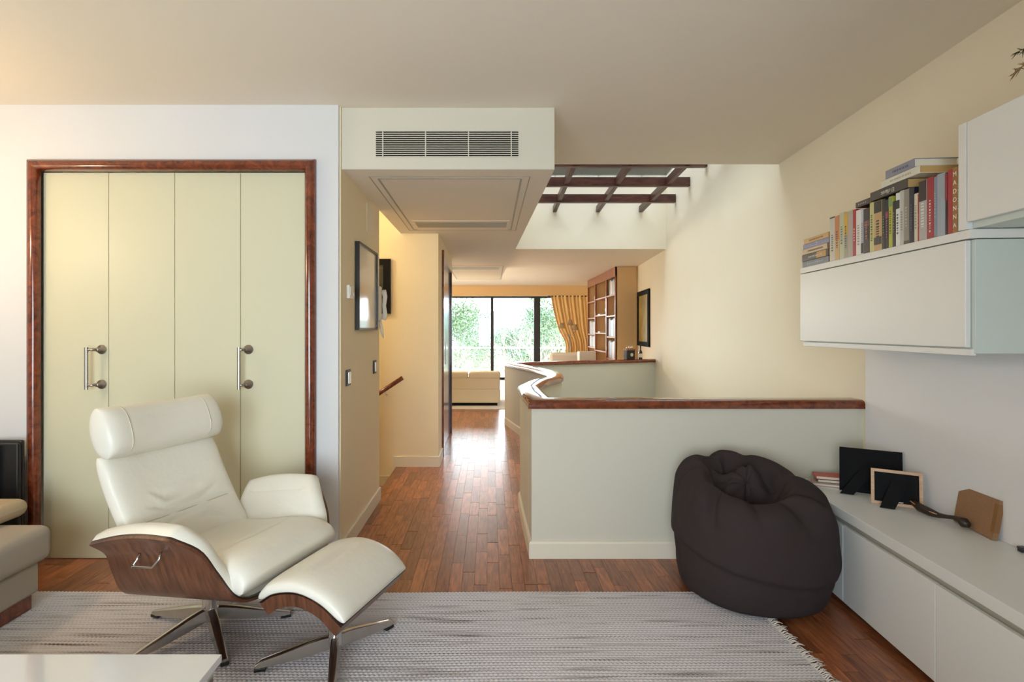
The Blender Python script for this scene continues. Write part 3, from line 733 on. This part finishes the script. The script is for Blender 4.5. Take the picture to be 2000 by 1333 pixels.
def spine_text(b, s, size, z, col, y=0, up=False):
    M = Matrix.Translation((-.0012, y, z)) @ RB @ (Matrix.Rotation(-PI/2, 4, 'Z') if up else Matrix.Identity(4))
    text('spine_lettering', s, size, bmat(col), b, M, .0003)
def ticks(b, w, h, col, n=5, z0=.2, z1=.8, seed=0):
    r = random.Random(seed); mb = MB(); z = h*z0
    while z < h*z1:
        L_ = r.uniform(.004, .012); mb.box(-.0014, -.0006, -w*.35, w*.35, z, z+L_*.7); z += L_+.003
    mb.build('spine_lettering', bmat(col), b)
Z0 = 1.7085
spec = [  # x0, x1, height, colour, bands, letter colour, what
 (368, 425, .228, 'c9c8b9', ((.97, 1, '2a2626'),), '6c6a60', 'pale grey book with black top edge next to the lying stack'),
 (425, 472, .227, 'cfa66c', ((.45, .98, 'c97e50'),), '6e3a24', 'tan and orange book in the left part of the shelf row'),
 (475, 525, .232, 'bfc3a4', (), '6b7058', 'pale sage green book beside the tan and orange one'),
 (525, 568, .226, 'a8a28e', ((.5, .97, 'd9ac2e'),), '4c4426', 'book with bright yellow upper spine'),
 (568, 622, .226, 'b3a69c', ((.93, 1, 'a9b08e'),), 'd4cdc4', 'pale greyish pink book between yellow and red spines'),
 (622, 658, .225, 'a82332', (), 'dcb0b0', 'thin crimson book left of the white one'),
 (658, 715, .215, 'e2e0da', (), 'a0a0a0', 'plain white paperback right of the thin crimson book'),
 (715, 740, .208, 'b6bccb', ((.02, .25, '1f1f2a'),), '70727e', 'narrow pale blue book with black foot'),
 (740, 810, .208, '33292a', ((.6, .72, '6e4442'),), '9a6a62', 'dark brown book with faded pink title'),
 (810, 858, .226, 'c9c486', (), '5f6436', 'pale yellow green book under the lying dark volume'),
 (858, 945, .224, 'c2a06c', ((.76, .99, '1e1f1c'), (.12, .27, '2a2320')), '3a2d20', 'thick tan book with black upper spine'),
 (945, 985, .222, '1d211f', (), '6e7a5e', 'black book with small green letters'),
 (985, 1020, .214, '221b20', ((.62, .75, '8a2f50'),), 'a05a74', 'black book with magenta title patch'),
 (1020, 1063, .222, 'b3b23f', ((.8, .98, '7f9a5c'),), '5c6424', 'lime green paperback in the row middle'),
 (1063, 1100, .196, '231f20', (), '7d7268', 'short black book right of the lime one'),
 (1100, 1145, .226, 'dfe0de', ((.7, .86, '1b1b1d'),), '5a5a5e', 'white book with black label band'),
 (1145, 1190, .230, 'bdbab2', (), '8d8a82', 'light grey book below the white lying volume'),
 (1190, 1248, .228, '8e877d', ((.0, .06, '55504a'),), 'b9b2a4', 'taupe grey book left of the navy one'),
 (1248, 1305, .226, '17192a', (), '4a4e66', 'thick navy black book in the row'),
 (1305, 1343, .196, 'cfc8b4', (), '9c8c6c', 'short cream book right of the navy one'),
 (1343, 1358, .19, 'a83224', (), 'd8a090', 'very thin rust red booklet'),
 (1358, 1445, .236, 'b0aca8', ((.66, 1, '35282a'),), 'e0dcd6', 'silver book with dark brown upper spine'),
 (1445, 1525, .240, '9e2a32', (), 'e8d8d4', 'thick dark red book with white lettering'),
 (1525, 1560, .234, '7d8898', (), 'a8b2bd', 'narrow slate blue book right of the dark red one'),
 (1560, 1650, .238, '9aa5b0', (), 'd0d6dc', 'thick light blue grey book near the shelf end'),
 (1650, 1680, .234, '2a1216', ((.55, .98, '8c1f2c'),), '5a1a22', 'narrow black and red book near the shelf end'),
 (1680, 1735, .240, 'a62a33', (), 'b84a50', 'plain bright red book beside the lettered tan one'),
 (1735, 1790, .240, 'a8763c', ((0, 1, '9a6a34'),), 'e6dcc8', 'tan book with large white capitals down its spine'),
 (1790, 1808, .242, '8a8378', (), 'c9c4b8', 'narrow grey patterned book against the upper cabinet'),
]
for k, (a, b_, h, col, bands, lc, lab) in enumerate(spec):
    dep = .13+.05*((k*7) % 5)/5
    bo, w = book('book', lab, pxY(a), pxY(b_), Z0, h, dep, col, bands, page='paper' if k % 3 else 'paper_tan')
    if k == 27:
        for q, c in enumerate('MADONNA'): spine_text(bo, c, .024, .215-.0315*q, 'eee6d6')
    elif k == 22: ticks(bo, w*.5, h, 'e8d8d4', z0=.1, z1=.62, seed=k)
    elif k not in (4, 24, 26): ticks(bo, w, h, lc, z0=.22+.05*(k % 3), z1=.6+.04*(k % 5), seed=k)
def lying(label, y0, y1, z, t, depth, col, xoff=.004, bands=(), lettering=None, lc='d8d0c0', group='books lying on the hanging cabinet', page='paper_tan', rz=0):
    b = unit_empty('book', CFx+xoff, (y0+y1)/2, z); tag(b, label, 'book', group); L_ = abs(y1-y0)/2; m = bmat(col)
    if rz: b.matrix_world = b.matrix_world @ Matrix.Rotation(rz, 4, 'Z')
    MB().box(0, .004, -L_, L_, 0, t).build('spine', m, b, bevel=.002)
    for zz in (0, t-.0025): MB().box(.004, depth, -L_, L_, zz, zz+.0025).build('cover_board', m, b)
    MB().box(.004, depth-.004, -L_+.004, L_-.004, .0025, t-.0025).build('pages', page, b)
    for (a, c, cc) in bands: MB().box(-.0008, .002, -L_+2*L_*a, -L_+2*L_*c, t*.05, t*.95).build('spine_band', bmat(cc), b)
    if lettering: text('spine_lettering', lettering[0], lettering[1], bmat(lc), b, Matrix.Translation((-.0014, lettering[2], t*.42)) @ RB @ Matrix.Rotation(PI, 4, 'Z'), .0003)
    else:
        mb = MB(); r = random.Random(int(z*1000)); y = -L_*.6
        while y < L_*.5: q = r.uniform(.006, .016); mb.box(-.0014, -.0004, y, y+q*.7, t*.35, t*.6); y += q+.003
        mb.build('spine_lettering', bmat(lc), b)
    return b
y0, y1 = pxY(60), pxY(358)
zz = Z0
for t, col, lc, lab, bands, d0, d1 in ((.034, '6e7580', 'aab0b8', 'slate grey book at the bottom of the lying stack', (), -.005, -.004),
        (.038, '3c3431', 'c9c0b0', 'dark book with golden band second from stack bottom', ((.08, .42, 'b98a3c'),), 0, 0),
        (.032, 'cbb593', '5a3a30', 'beige titled book in the middle of the lying stack', ((.0, .05, '6a3a34'),), .0, -.002),
        (.027, '8c8fae', 'a9acc6', 'lavender blue book second from stack top', ((.45, .47, 'c8c8d8'),), -.012, -.006),
        (.029, 'c9a468', '8a6a34', 'mustard tan book on top of the lying stack', (), -.02, 0)):
    lying(lab, y0+d0, y1+d1+.006, zz, t-.0006, .15, col, bands=bands, lc=lc, lettering=None); zz += t
ZT = Z0+.2435
lying('small dark grey book lying left on the upright row', 2.565, 2.46, Z0+.2275, .026, .13, '4c4444', lc='9a948c')
lying('dark grey lying book lettered in white on its spine', 2.452, 2.205, Z0+.2325, .040, .17, '47423f', lettering=('El clàssic', .026, .0), lc='d8d4c6')
lying('white lying book above the dark lettered one', 2.375, 2.135, Z0+.2425+.0305, .032, .17, 'dcd8c8', lc='b8b2a0')
lying('grey lavender book lying on top of everything', 2.345, 2.165, Z0+.2425+.0635, .036, .17, '8b8d9c', lc='6c6e80', page='paper')
# ------------------------------------------------------------------ bench items
BZ = .478
def prop(name, X, Y, z=BZ, rz=0): return empty(name, (X, Y, z), rz)
# photo frame seen from behind: local x along width, +y away from camera
def back_frame(name, label, p0, p1, h, frame_m, back_m, lean, stand, fw):
    d = Vector((p1[0]-p0[0], p1[1]-p0[1])); L_ = d.length; r = tag(empty(name, (p0[0], p0[1], BZ), math.atan2(d.y, d.x)), label, 'photo frame')
    M = Matrix.Rotation(-lean, 4, 'X')
    for a in ((0, L_, 0, .016, 0, fw), (0, L_, 0, .016, h-fw, h), (0, fw, 0, .016, fw, h-fw), (L_-fw, L_, 0, .016, fw, h-fw)): MB().box(*a, M).build('frame_bar', frame_m, r)
    MB().box(fw, L_-fw, .004, .012, fw, h-fw, M).build('back_board', back_m, r)
    x0, x1, hz = stand
    MB().add([M @ Vector((x1-.035, .003, hz)), M @ Vector((x1+.035, .003, hz)), Vector((x0+.03, -.075, .002)), Vector((x0-.03, -.075, .002)), M @ Vector((x1-.035, .006, hz)), M @ Vector((x1+.035, .006, hz)), Vector((x0+.03, -.071, .002)), Vector((x0-.03, -.071, .002))], [(0, 1, 2, 3), (7, 6, 5, 4), (0, 4, 5, 1), (1, 5, 6, 2), (2, 6, 7, 3), (3, 7, 4, 0)]).build('easel_leg', 'black_matte', r)
    return r
back_frame('photo_frame', 'large black photo frame seen from behind on the bench', (1.905, 2.93), (2.14, 2.785), .232, 'black_matte', 'black_matte', .10, (.03, .14, .14), .008)
f2 = back_frame('photo_frame', 'smaller light wood photo frame seen from behind on the bench', (1.925, 2.715), (2.10, 2.605), .172, 'pine_frame', 'black_matte', .12, (.06, .12, .12), .014)
MB().box(.07, .13, -.001, .003, .018, .021).build('clip', 'steel', f2)
bd = tag(empty('brown_board', (2.133, 2.45, BZ), math.atan2(2.225-2.45, 2.098-2.133)), 'brown fibreboard panel leaning against the wall on the bench', 'board')
MB().box(0, .232, -.02, 0, 0, .165, Matrix.Rotation(-.16, 4, 'X')).build('board', 'mdf', bd, bevel=.001); MB().box(.214, .2325, -.021, .001, .03, .15, Matrix.Rotation(-.16, 4, 'X')).build('tape', bmat('8a6238'), bd)
sp = tag(empty('serving_spoon', (2.0, 2.5, BZ)), 'dark curved serving spoon lying on the bench before the brown board', 'spoon')
a, b_ = Vector((2.045-2.0, 2.60-2.5, .021)), Vector((2.075-2.0, 2.33-2.5, .021))
path = [a+(b_-a)*t+Vector((0, 0, z)) for t, z in ((0, .018), (.15, .004), (.35, 0), (.5, .0), (.62, .006), (.75, .014), (.85, .014), (.93, .008), (1, .004))]
MB().tube(path, [.012, .02, .018, .012, .009, .009, .013, .022, .012], 12).build('spoon_body', 'ebony_spoon', sp, True)
MB().tube([p+Vector((-.012, 0, .006)) for p in path[:4]], [.003, .004, .004, .002], 8).build('brass_rim', 'pine_frame', sp, True)
for k, (x0, y, t, c, lab, w, L_, rz) in enumerate(((1.86, 3.05, .006, 'c8c2b8', 'pale grey magazine at the bottom of the pile behind the black frame', .19, .24, .5), (1.875, 3.04, .012, 'c9a8a4', 'pink magazine in the pile behind the black frame', .17, .22, .42), (1.90, 3.05, .016, '6a6a4c', 'olive book in the pile behind the black frame', .13, .2, .35), (1.895, 3.055, .017, 'c24a34', 'orange red book on top of the pile behind the black frame', .14, .2, .35))):
    x0 -= .04; y += .03; z = BZ+sum((.006, .012, .016, .017)[:k])+.0005*k
    b = tag(empty('book', (x0, y, z), -rz), lab, 'book', 'pile on the bench'); m = bmat(c)
    for zz_ in (0, t-.002): MB().box(0, w, -L_/2+.03, L_/2-.07, zz_, zz_+.002).build('cover_board', m, b)
    MB().box(0, .003, -L_/2+.03, L_/2-.07, .002, t-.002).build('spine', m, b); MB().box(.003, w-.003, -L_/2+.032, L_/2-.072, .002, t-.002).build('pages', 'paper', b)
sm = tag(empty('key_box', (2.092, 2.11, BZ)), 'tiny dark blue box at the right picture edge of the bench', 'box')
MB().box(-.012, .012, -.012, .012, 0, .018).build('box', bmat('23232f'), sm, bevel=.003); MB().box(-.0125, .0125, -.0125, .0125, .013, .0195).build('lid', bmat('3a3a4a'), sm)
# dried flowers on the upper cabinet
dv = tag(unit_empty('dried_bouquet', -.2, 1.55, 2.0955), 'dried grass bouquet on top of the upper cabinet', 'dried flowers')
MB().lathe([(.035, 0), (.05, .03), (.055, .08), (.03, .14), (.025, .17), (.03, .18)], 20).build('vase', bmat('7d6a52'), dv, True)
r5 = random.Random(9)
for k, (dx, dy, h) in enumerate(((-.13, .26, .12), (-.08, .30, .215), (.05, .05, .38), (-.03, -.1, .36), (-.12, .12, .33), (.02, .2, .33))):
    tip = Vector((dx, dy, h)); pts = [Vector((0, 0, .15)), Vector((dx*.3, dy*.3, max(h, .2)*.9+.06)), tip]
    stem = MB().tube(pts, .0018, 5).build('stem', 'dry_grass', dv); hd = MB()
    for q in range(36):
        t = r5.random(); p = pts[1].lerp(tip, .55+.45*t); hd.tube([p, p+Vector((r5.uniform(-.016, .016), r5.uniform(-.005, .026), r5.uniform(-.03, .012)))], [.0022, .0006], 4)
    hd.build('seed_head', 'dry_seed' if k == 1 else 'dry_grass', stem)
# ================================================================== FAR ROOM
rf = tag(box('far_rug', -2.9, .28, 9.15, 12.6, .0, .012, 'rug_far'), 'pale rug under the cream sofa by the window', 'rug')
sb = tag(empty('cream_sofa', (-.75, 9.75, .012)), 'cream upholstered two cushion sofa with its back to the hall', 'sofa')
cushion('base', -.95, .93, -.28, .6, .05, .30, 'sofa_cream', sb, .03); cushion('back', -.95, .92, -.28, -.06, .28, .50, 'sofa_cream', sb, .03)
for a, b_ in ((-.95, -.02), (-.01, .36), (.37, .94)): cushion('back_cushion', a, b_, -.30, .02, .47, .60, 'sofa_cream', sb, .05)
for x in (-.95, .72): cushion('arm', x, x+.21, -.1, .62, .28, .48, 'sofa_cream', sb, .05)
MB().box(-.9, .88, -.24, .55, .0, .05).build('plinth', 'black_matte', sb)
wa = tag(empty('white_armchair', (1.80, 12.6, 0)), 'white rounded armchair near the curtain', 'armchair')
cushion('seat', -.4, .4, -.4, .4, .15, .42, 'sofa_cream', wa, .08); cushion('backrest', -.45, .42, -.48, -.28, .3, .84, 'rug_far', wa, .08)
for x in (-.45, .27): cushion('arm', x, x+.18, -.4, .4, .3, .6, 'rug_far', wa, .07)
for x in (-.34, .34):
    for y in (-.34, .34): MB().box(x-.025, x+.025, y-.025, y+.025, 0, .16).build('leg', 'cherry', wa)
# curtain
def curtain():
    cv = tag(empty('curtain', (2.1, 14.35, 0)), 'golden yellow curtain tied back beside the terrace window', 'curtain')
    NX, NZ = 130, 30; vs = []
    for j in range(NZ+1):
        z = .02+(2.27-.02)*j/NZ
        lft = cr([(0, 1.95), (.5, 2.0), (1.0, 2.02), (1.35, 1.85), (1.8, 1.72), (2.27, 1.62)], z)
        for i in range(NX+1):
            u = i/NX; x = lft+(2.92-lft)*u; y = .045*math.sin(u*2*PI*13+.6*math.sin(z*2))+.02*math.sin(u*40)
            vs.append((x-2.1, y, z))
    n = NX+1; fs = [(j*n+i, j*n+i+1, (j+1)*n+i+1, (j+1)*n+i) for j in range(NZ) for i in range(NX)]
    o = pydata('cloth', vs, fs, 'curtain', cv, True); s = o.modifiers.new('sol', 'SOLIDIFY'); s.thickness = .006
    MB().tube([(-.55, 0, 2.255), (.85, 0, 2.255)], .012, 8).build('curtain_rail', 'window_frame', cv, True)
curtain()
# bookcase
bc = tag(empty('bookcase', (2.35, 10.07, 0)), 'tall cherry wood bookcase with tan side against the far right wall', 'bookcase')
D = .40; LEN = 2.85
MB().box(.015, D, 0, .02, 0, FZ-.005).build('side_panel', 'valance', bc); MB().box(.0, D+.2, LEN-.02, LEN, 0, FZ-.005).build('side_panel', 'valance', bc)
MB().box(D+.0, D+.02, .02, LEN-.02, 0, FZ-.005).build('back_panel', 'valance', bc)
ups = [0, .80, 1.95, LEN]
for y in ups: MB().box(-.005, .03, max(0, y-.035), min(LEN, y+.035), 0, FZ-.006).build('upright', 'cherry', bc)
for y in ups[1:3]: MB().box(.03, D, y-.015, y+.015, 0, FZ-.006).build('divider', 'valance', bc)
MB().box(-.004, .03, 0, LEN, 2.36, FZ-.005).build('cornice', 'cherry', bc); MB().box(-.004, .03, 0, LEN, 0, .1).build('plinth', 'cherry', bc)
shelves = {0: (.32, .78, 1.21, 1.62, 2.02), 1: (.9, 1.28, 1.66, 2.02), 2: (.5, .95, 1.25, 1.62, 2.0)}
for b_, zs in shelves.items():
    for z in zs: MB().box(.0, D, ups[b_]+.016, ups[b_+1]-.016, z-.014, z+.014).build('shelf', 'oak_shelf', bc)
r7 = random.Random(21); cols = ['e6e4e2', 'd4d6e0', 'c8ccd8', 'eeeae4', '8ea2c4', '6c86b4', 'd8c8c0', 'b8bcd0']
def rowbooks(bay, z, yy0, yy1, hmax, names, group):
    y = yy0; k = 0
    ORD = 'first second third fourth fifth sixth seventh eighth ninth tenth eleventh twelfth thirteenth fourteenth fifteenth sixteenth seventeenth eighteenth'.split()
    while y < yy1 and k < 30:
        w = r7.uniform(.035, .07); h = hmax*r7.uniform(.85, 1); c = cols[(k*3+bay*2+int(z*10)) % len(cols)]
        o = tag(empty('book', (2.35+.03, 10.07+y+w/2, z+.0145)), '%s %s' % (ORD[k], names), 'book', group)
        MB().box(0, .2, -w/2+.001, w/2-.001, 0, h).build('cover', bmat(c), o); MB().box(.004, .198, -w/2+.003, w/2-.003, h-.001, h+.0015).build('pages', 'paper', o)
        y += w; k += 1
rowbooks(0, .78, .1, .72, .36, 'pale book from near end, lower row of the near bookcase bay', 'lower books in near bay')
rowbooks(0, 1.21, .1, .72, .36, 'pale book from near end, middle row of the near bookcase bay', 'middle books in near bay')
rowbooks(0, 2.02, .15, .6, .30, 'pale book from near end, top shelf of the near bookcase bay', 'top books in near bay')
rowbooks(2, .95, 2.1, 2.75, .26, 'blue white book from near end, lower row of the far bookcase bay', 'lower books in far bay')
rowbooks(2, 1.25, 2.1, 2.75, .30, 'blue white book from near end, upper row of the far bookcase bay', 'upper books in far bay')
def vase(name, label, X, Y, z, pr, m, cat='vase'):
    o = tag(empty(name, (X, Y, z)), label, cat); MB().lathe(pr, 16).build('body', m, o, True); 
    r0 = pr[-1][0]; MB().lathe([(r0, pr[-1][1]-.004), (r0*1.12, pr[-1][1]), (r0, pr[-1][1]+.004)], 16).build('rim', m, o, True)
vase('white_vase', 'white bulbous vase on the third shelf of the middle bookcase bay', 2.45, 11.05, 1.675, [(.04, 0), (.08, .05), (.09, .10), (.05, .17), (.03, .2)], 'plastic_white')
vase('white_jug', 'white jug on the top shelf of the middle bookcase bay', 2.45, 11.0, 2.035, [(.04, 0), (.06, .06), (.045, .12), (.03, .16), (.035, .18)], 'plastic_white', 'jug')
vase('small_bowl_vase', 'small white ornament on the top shelf of the far bay', 2.45, 12.4, 2.015, [(.03, 0), (.05, .05), (.05, .1), (.02, .14)], 'plastic_white', 'ornament')
vase('figurine', 'black and white figurine on the low shelf of the middle bay', 2.42, 11.0, .915, [(.05, 0), (.045, .05), (.03, .09), (.05, .14), (.055, .19), (.03, .23), (.04, .27), (.015, .3)], bmat('5a5654'), 'figurine')
for z in (1.295, 1.675): tag(MB().box(0, .15, -.12, .12, 0, .025).build('lying_book', bmat('e8e0d2')), 'white book lying flat on the %s shelf of the middle bay' % ('second' if z < 1.5 else 'third'), 'book', 'flat books in middle bay').location = (2.38, 11.75, z)
wt = tag(empty('side_cabinet', (2.02, 11.1, 0)), 'small white cabinet with an open dark niche before the bookcase', 'cabinet')
for a in ((-.17, .17, 0, .3, .86, .9), (-.17, -.13, 0, .3, 0, .86), (.13, .17, 0, .3, 0, .86), (-.13, .13, .28, .3, 0, .86), (-.13, .13, 0, .28, .72, .86)): MB().box(*a).build('panel', 'plastic_white', wt)
MB().box(.02, .12, .1, .27, .5, .7).build('dark_box', 'black_matte', wt); MB().box(-.13, .13, 0, .28, .46, .5).build('shelf', 'plastic_white', wt)
# floor lamp with three shades
fl_ = tag(empty('floor_lamp', (2.0, 13.5, 0)), 'three armed floor lamp with small beige shades before the curtain', 'floor lamp')
MB().lathe([(.14, 0), (.14, .02), (.015, .03), (.012, 1.2)], 20).build('stand', 'brushed_steel', fl_, True)
for dx, dy, z in ((-.2, 0, 1.46), (.03, .1, 1.54), (.13, -.05, 1.42)):
    a = MB().tube([(0, 0, 1.15), (dx*.5, dy*.5, z-.22), (dx, dy, z-.09)], .007, 8).build('arm', 'brushed_steel', fl_, True)
    MB().lathe([(.075, -.07), (.045, .07)], 16, c=(dx, dy, z)).build('shade', 'lamp_shade', fl_, True)
# painting on far right wall, things on the rear half wall
gp = tag(unit_empty('gold_painting', 0, 9.5, 1.555), 'golden painting in a dark frame on the far right wall', 'painting')
for a in ((-.03, -.002, -.5, .5, .41, .49), (-.03, -.002, -.5, .5, -.49, -.41), (-.03, -.002, -.5, -.40, -.41, .41), (-.03, -.002, .40, .5, -.41, .41)): MB().box(*a).build('frame_bar', 'black_matte', gp)
MB().box(-.014, -.002, -.40, .40, -.41, .41).build('canvas', 'picture_gold', gp)
def capz(X): 
    t = (X-.28)/(2.64-.28); return 7.72+t*(8.67-7.72), ztop(Vector((0, 8.5, 0)))
Yk, Zk = capz(2.20)
kb = tag(empty('knife_block', (2.20, Yk, Zk), .35), 'black block with utensils standing on the rear half wall', 'utensil holder')
MB().box(-.075, .075, -.05, .05, 0, .16).build('block', 'black_plastic', kb, bevel=.01); MB().lathe([(.028, 0), (.028, .006)], 16, M=Matrix.Translation((.01, -.051, .075)) @ Matrix.Rotation(PI/2, 4, 'X')).build('dial', 'steel', kb)
MB().box(-.077, .077, -.052, .052, .145, .165).build('rim', 'cherry', kb)
for k, x in enumerate((-.05, -.015, .02, .05)): MB().tube([(x, 0, .16), (x+.004, 0, .2+.01*(k % 2))], .008, 8).build('utensil', 'steel', kb, True)
Yk, Zk = capz(2.40)
bt = tag(empty('bottle', (2.40, Yk, Zk)), 'slim dark bottle with long neck on the rear half wall', 'bottle')
MB().lathe([(.028, 0), (.03, .01), (.03, .11), (.012, .15), (.01, .2)], 16).build('body', 'picture_dark', bt, True); MB().lathe([(.012, .2), (.012, .23)], 12).build('cap', 'black_plastic', bt); MB().lathe([(.0305, .03), (.0305, .09)], 16).build('label', 'paper', bt)
# ================================================================== OUTSIDE
struct(box('floor_terrace', -8, 9, 15.0, 17.2, -.3, -.02, 'terrace'))
tr = tag(empty('balustrade', (0, 17.0, -.02)), 'terrace balustrade with white top rail and glass panels', 'balustrade')
MB().box(-7, 8, -.03, .03, .78, .83).build('top_rail', 'white_rail', tr)
for k in range(9):
    if k < 8: MB().box(-6.95+k*1.8, -5.21+k*1.8, -.005, .005, 0, .79).build('pane', 'glass', tr)
struct(box('ground', -150, 150, 17.2, 260, -4.2, -4, 'ground'))
def hills():
    NX, NY = 90, 26; vs = []
    for j in range(NY):
        for i in range(NX):
            x = -150+300*i/(NX-1); y = 110+130*j/(NY-1); u = j/(NY-1)
            z = -4+u*(9.5+5*noise.noise(Vector((x*.02, 1.3, 0)))+2.5*math.sin(x*.03+.6))+2.2*noise.noise(Vector((x*.12, y*.12, 0)))*u+1.5*noise.noise(Vector((x*.4, y*.4, 3)))*u
            vs.append((x, y, z))
    fs = [(j*NX+i, j*NX+i+1, (j+1)*NX+i+1, (j+1)*NX+i) for j in range(NY-1) for i in range(NX-1)]
    struct(pydata('hill_ground', vs, fs, 'hill', None, True))
hills()
def tree(label, X, Y, z0, h, r, leafm, n, seed, group, leaf=.13):
    rr = random.Random(seed); root = tag(empty('tree', (X, Y, z0)), label, 'tree', group)
    MB().tube([(0, 0, 0), (.1, 0, h*.4), (.0, .1, h*.75)], [.16, .11, .05], 8).build('trunk', 'bark', root, True)
    vs = []; fs = []; cl = [(rr.uniform(-1, 1)*r*.75, rr.uniform(-1, 1)*r*.75, h*(.45+.42*rr.random()), r*rr.uniform(.28, .5)) for _ in range(16)]
    for k in range(n):
        cx, cy, cz, cr_ = cl[k % len(cl)]; d = Vector((rr.gauss(0, 1), rr.gauss(0, 1), rr.gauss(0, .8))).normalized()*cr_*rr.random()**.35
        p = Vector((cx, cy, cz))+d; a = Vector((rr.gauss(0, 1), rr.gauss(0, 1), rr.gauss(0, 1)+.5)).normalized()*leaf*rr.uniform(.6, 1.3); b = a.cross(Vector((rr.gauss(0, 1), rr.gauss(0, 1), rr.gauss(0, 1)))).normalized()*leaf*.35
        q = len(vs); vs += [p-b, p+a*.5-b*.2, p+a, p+a*.5+b]; fs.append((q, q+1, q+2, q+3))
    me = bpy.data.meshes.new('foliage'); me.from_pydata([tuple(v) for v in vs], [], fs); link('foliage', me, leafm, root)
G = 'green trees beyond the terrace'
tree('round green pine at the left of the terrace view', -1.9, 29, -4, 6.6, 2.2, 'leaf_pine', 9000, 1, G)
tree('green pine behind the first window bar', .9, 36, -4, 6.6, 2.4, 'leaf_pine', 9000, 2, G)
tree('green pine left of the wide window bar', 3.0, 30, -4, 6.0, 1.8, 'leaf_pine', 8000, 3, G)
tree('pale olive tree at the right of the terrace view', 6.2, 39, -4, 6.0, 2.4, 'leaf_olive', 7000, 4, G)
tree('low olive shrub under the pines at left', -1.3, 24.6, -4, 4.2, 1.7, 'leaf_olive', 6000, 5, G, .09)
tree('low olive shrub in the middle of the terrace view', 2.2, 25, -4, 4.0, 1.7, 'leaf_olive', 6000, 6, G, .09)
tree('dark distant conifer on the slope', 7.5, 60, -3, 9.0, 3.5, 'leaf_pine', 5000, 8, G, .35)
tree('distant broad tree on the slope at left', -3.5, 62, -3, 9.0, 4, 'leaf_pine', 5000, 9, G, .35)
def bare(label, X, Y, h, seed):
    rr = random.Random(seed); root = tag(empty('bare_tree', (X, Y, -4)), label, 'tree', 'leafless trees beyond the terrace'); mb = MB(); tk = MB()
    tk.tube([(0, 0, 0), (0, 0, h*.4)], [.09, .07], 7); tk.build('trunk', 'bark', root, True)
    def br(p, d, L_, r, lv):
        q = p+d*L_; mb.tube([p, p.lerp(q, .5)+Vector((rr.uniform(-.04, .04), 0, .02))*L_, q], [r, r*.8, r*.55], 4, cap=False)
        if lv < 5:
            for _ in range(3 if lv < 4 else 2): br(q, (d+Vector((rr.gauss(0, .45), rr.gauss(0, .45), rr.gauss(.05, .3)))).normalized(), L_*rr.uniform(.6, .82), r*.6, lv+1)
    for _ in range(3): br(Vector((0, 0, h*.38)), Vector((rr.gauss(0, .35), rr.gauss(0, .35), 1)).normalized(), h*.22, .05, 1)
    mb.build('branches', 'bark', root)
bare('leafless tree in front of the shrubs at left', -1.3, 20.2, 5.2, 11)
bare('leafless tree just left of the wide window bar', 1.5, 19.6, 5.3, 12)
bare('leafless tree right of the wide window bar', 2.6, 22, 5.6, 13)
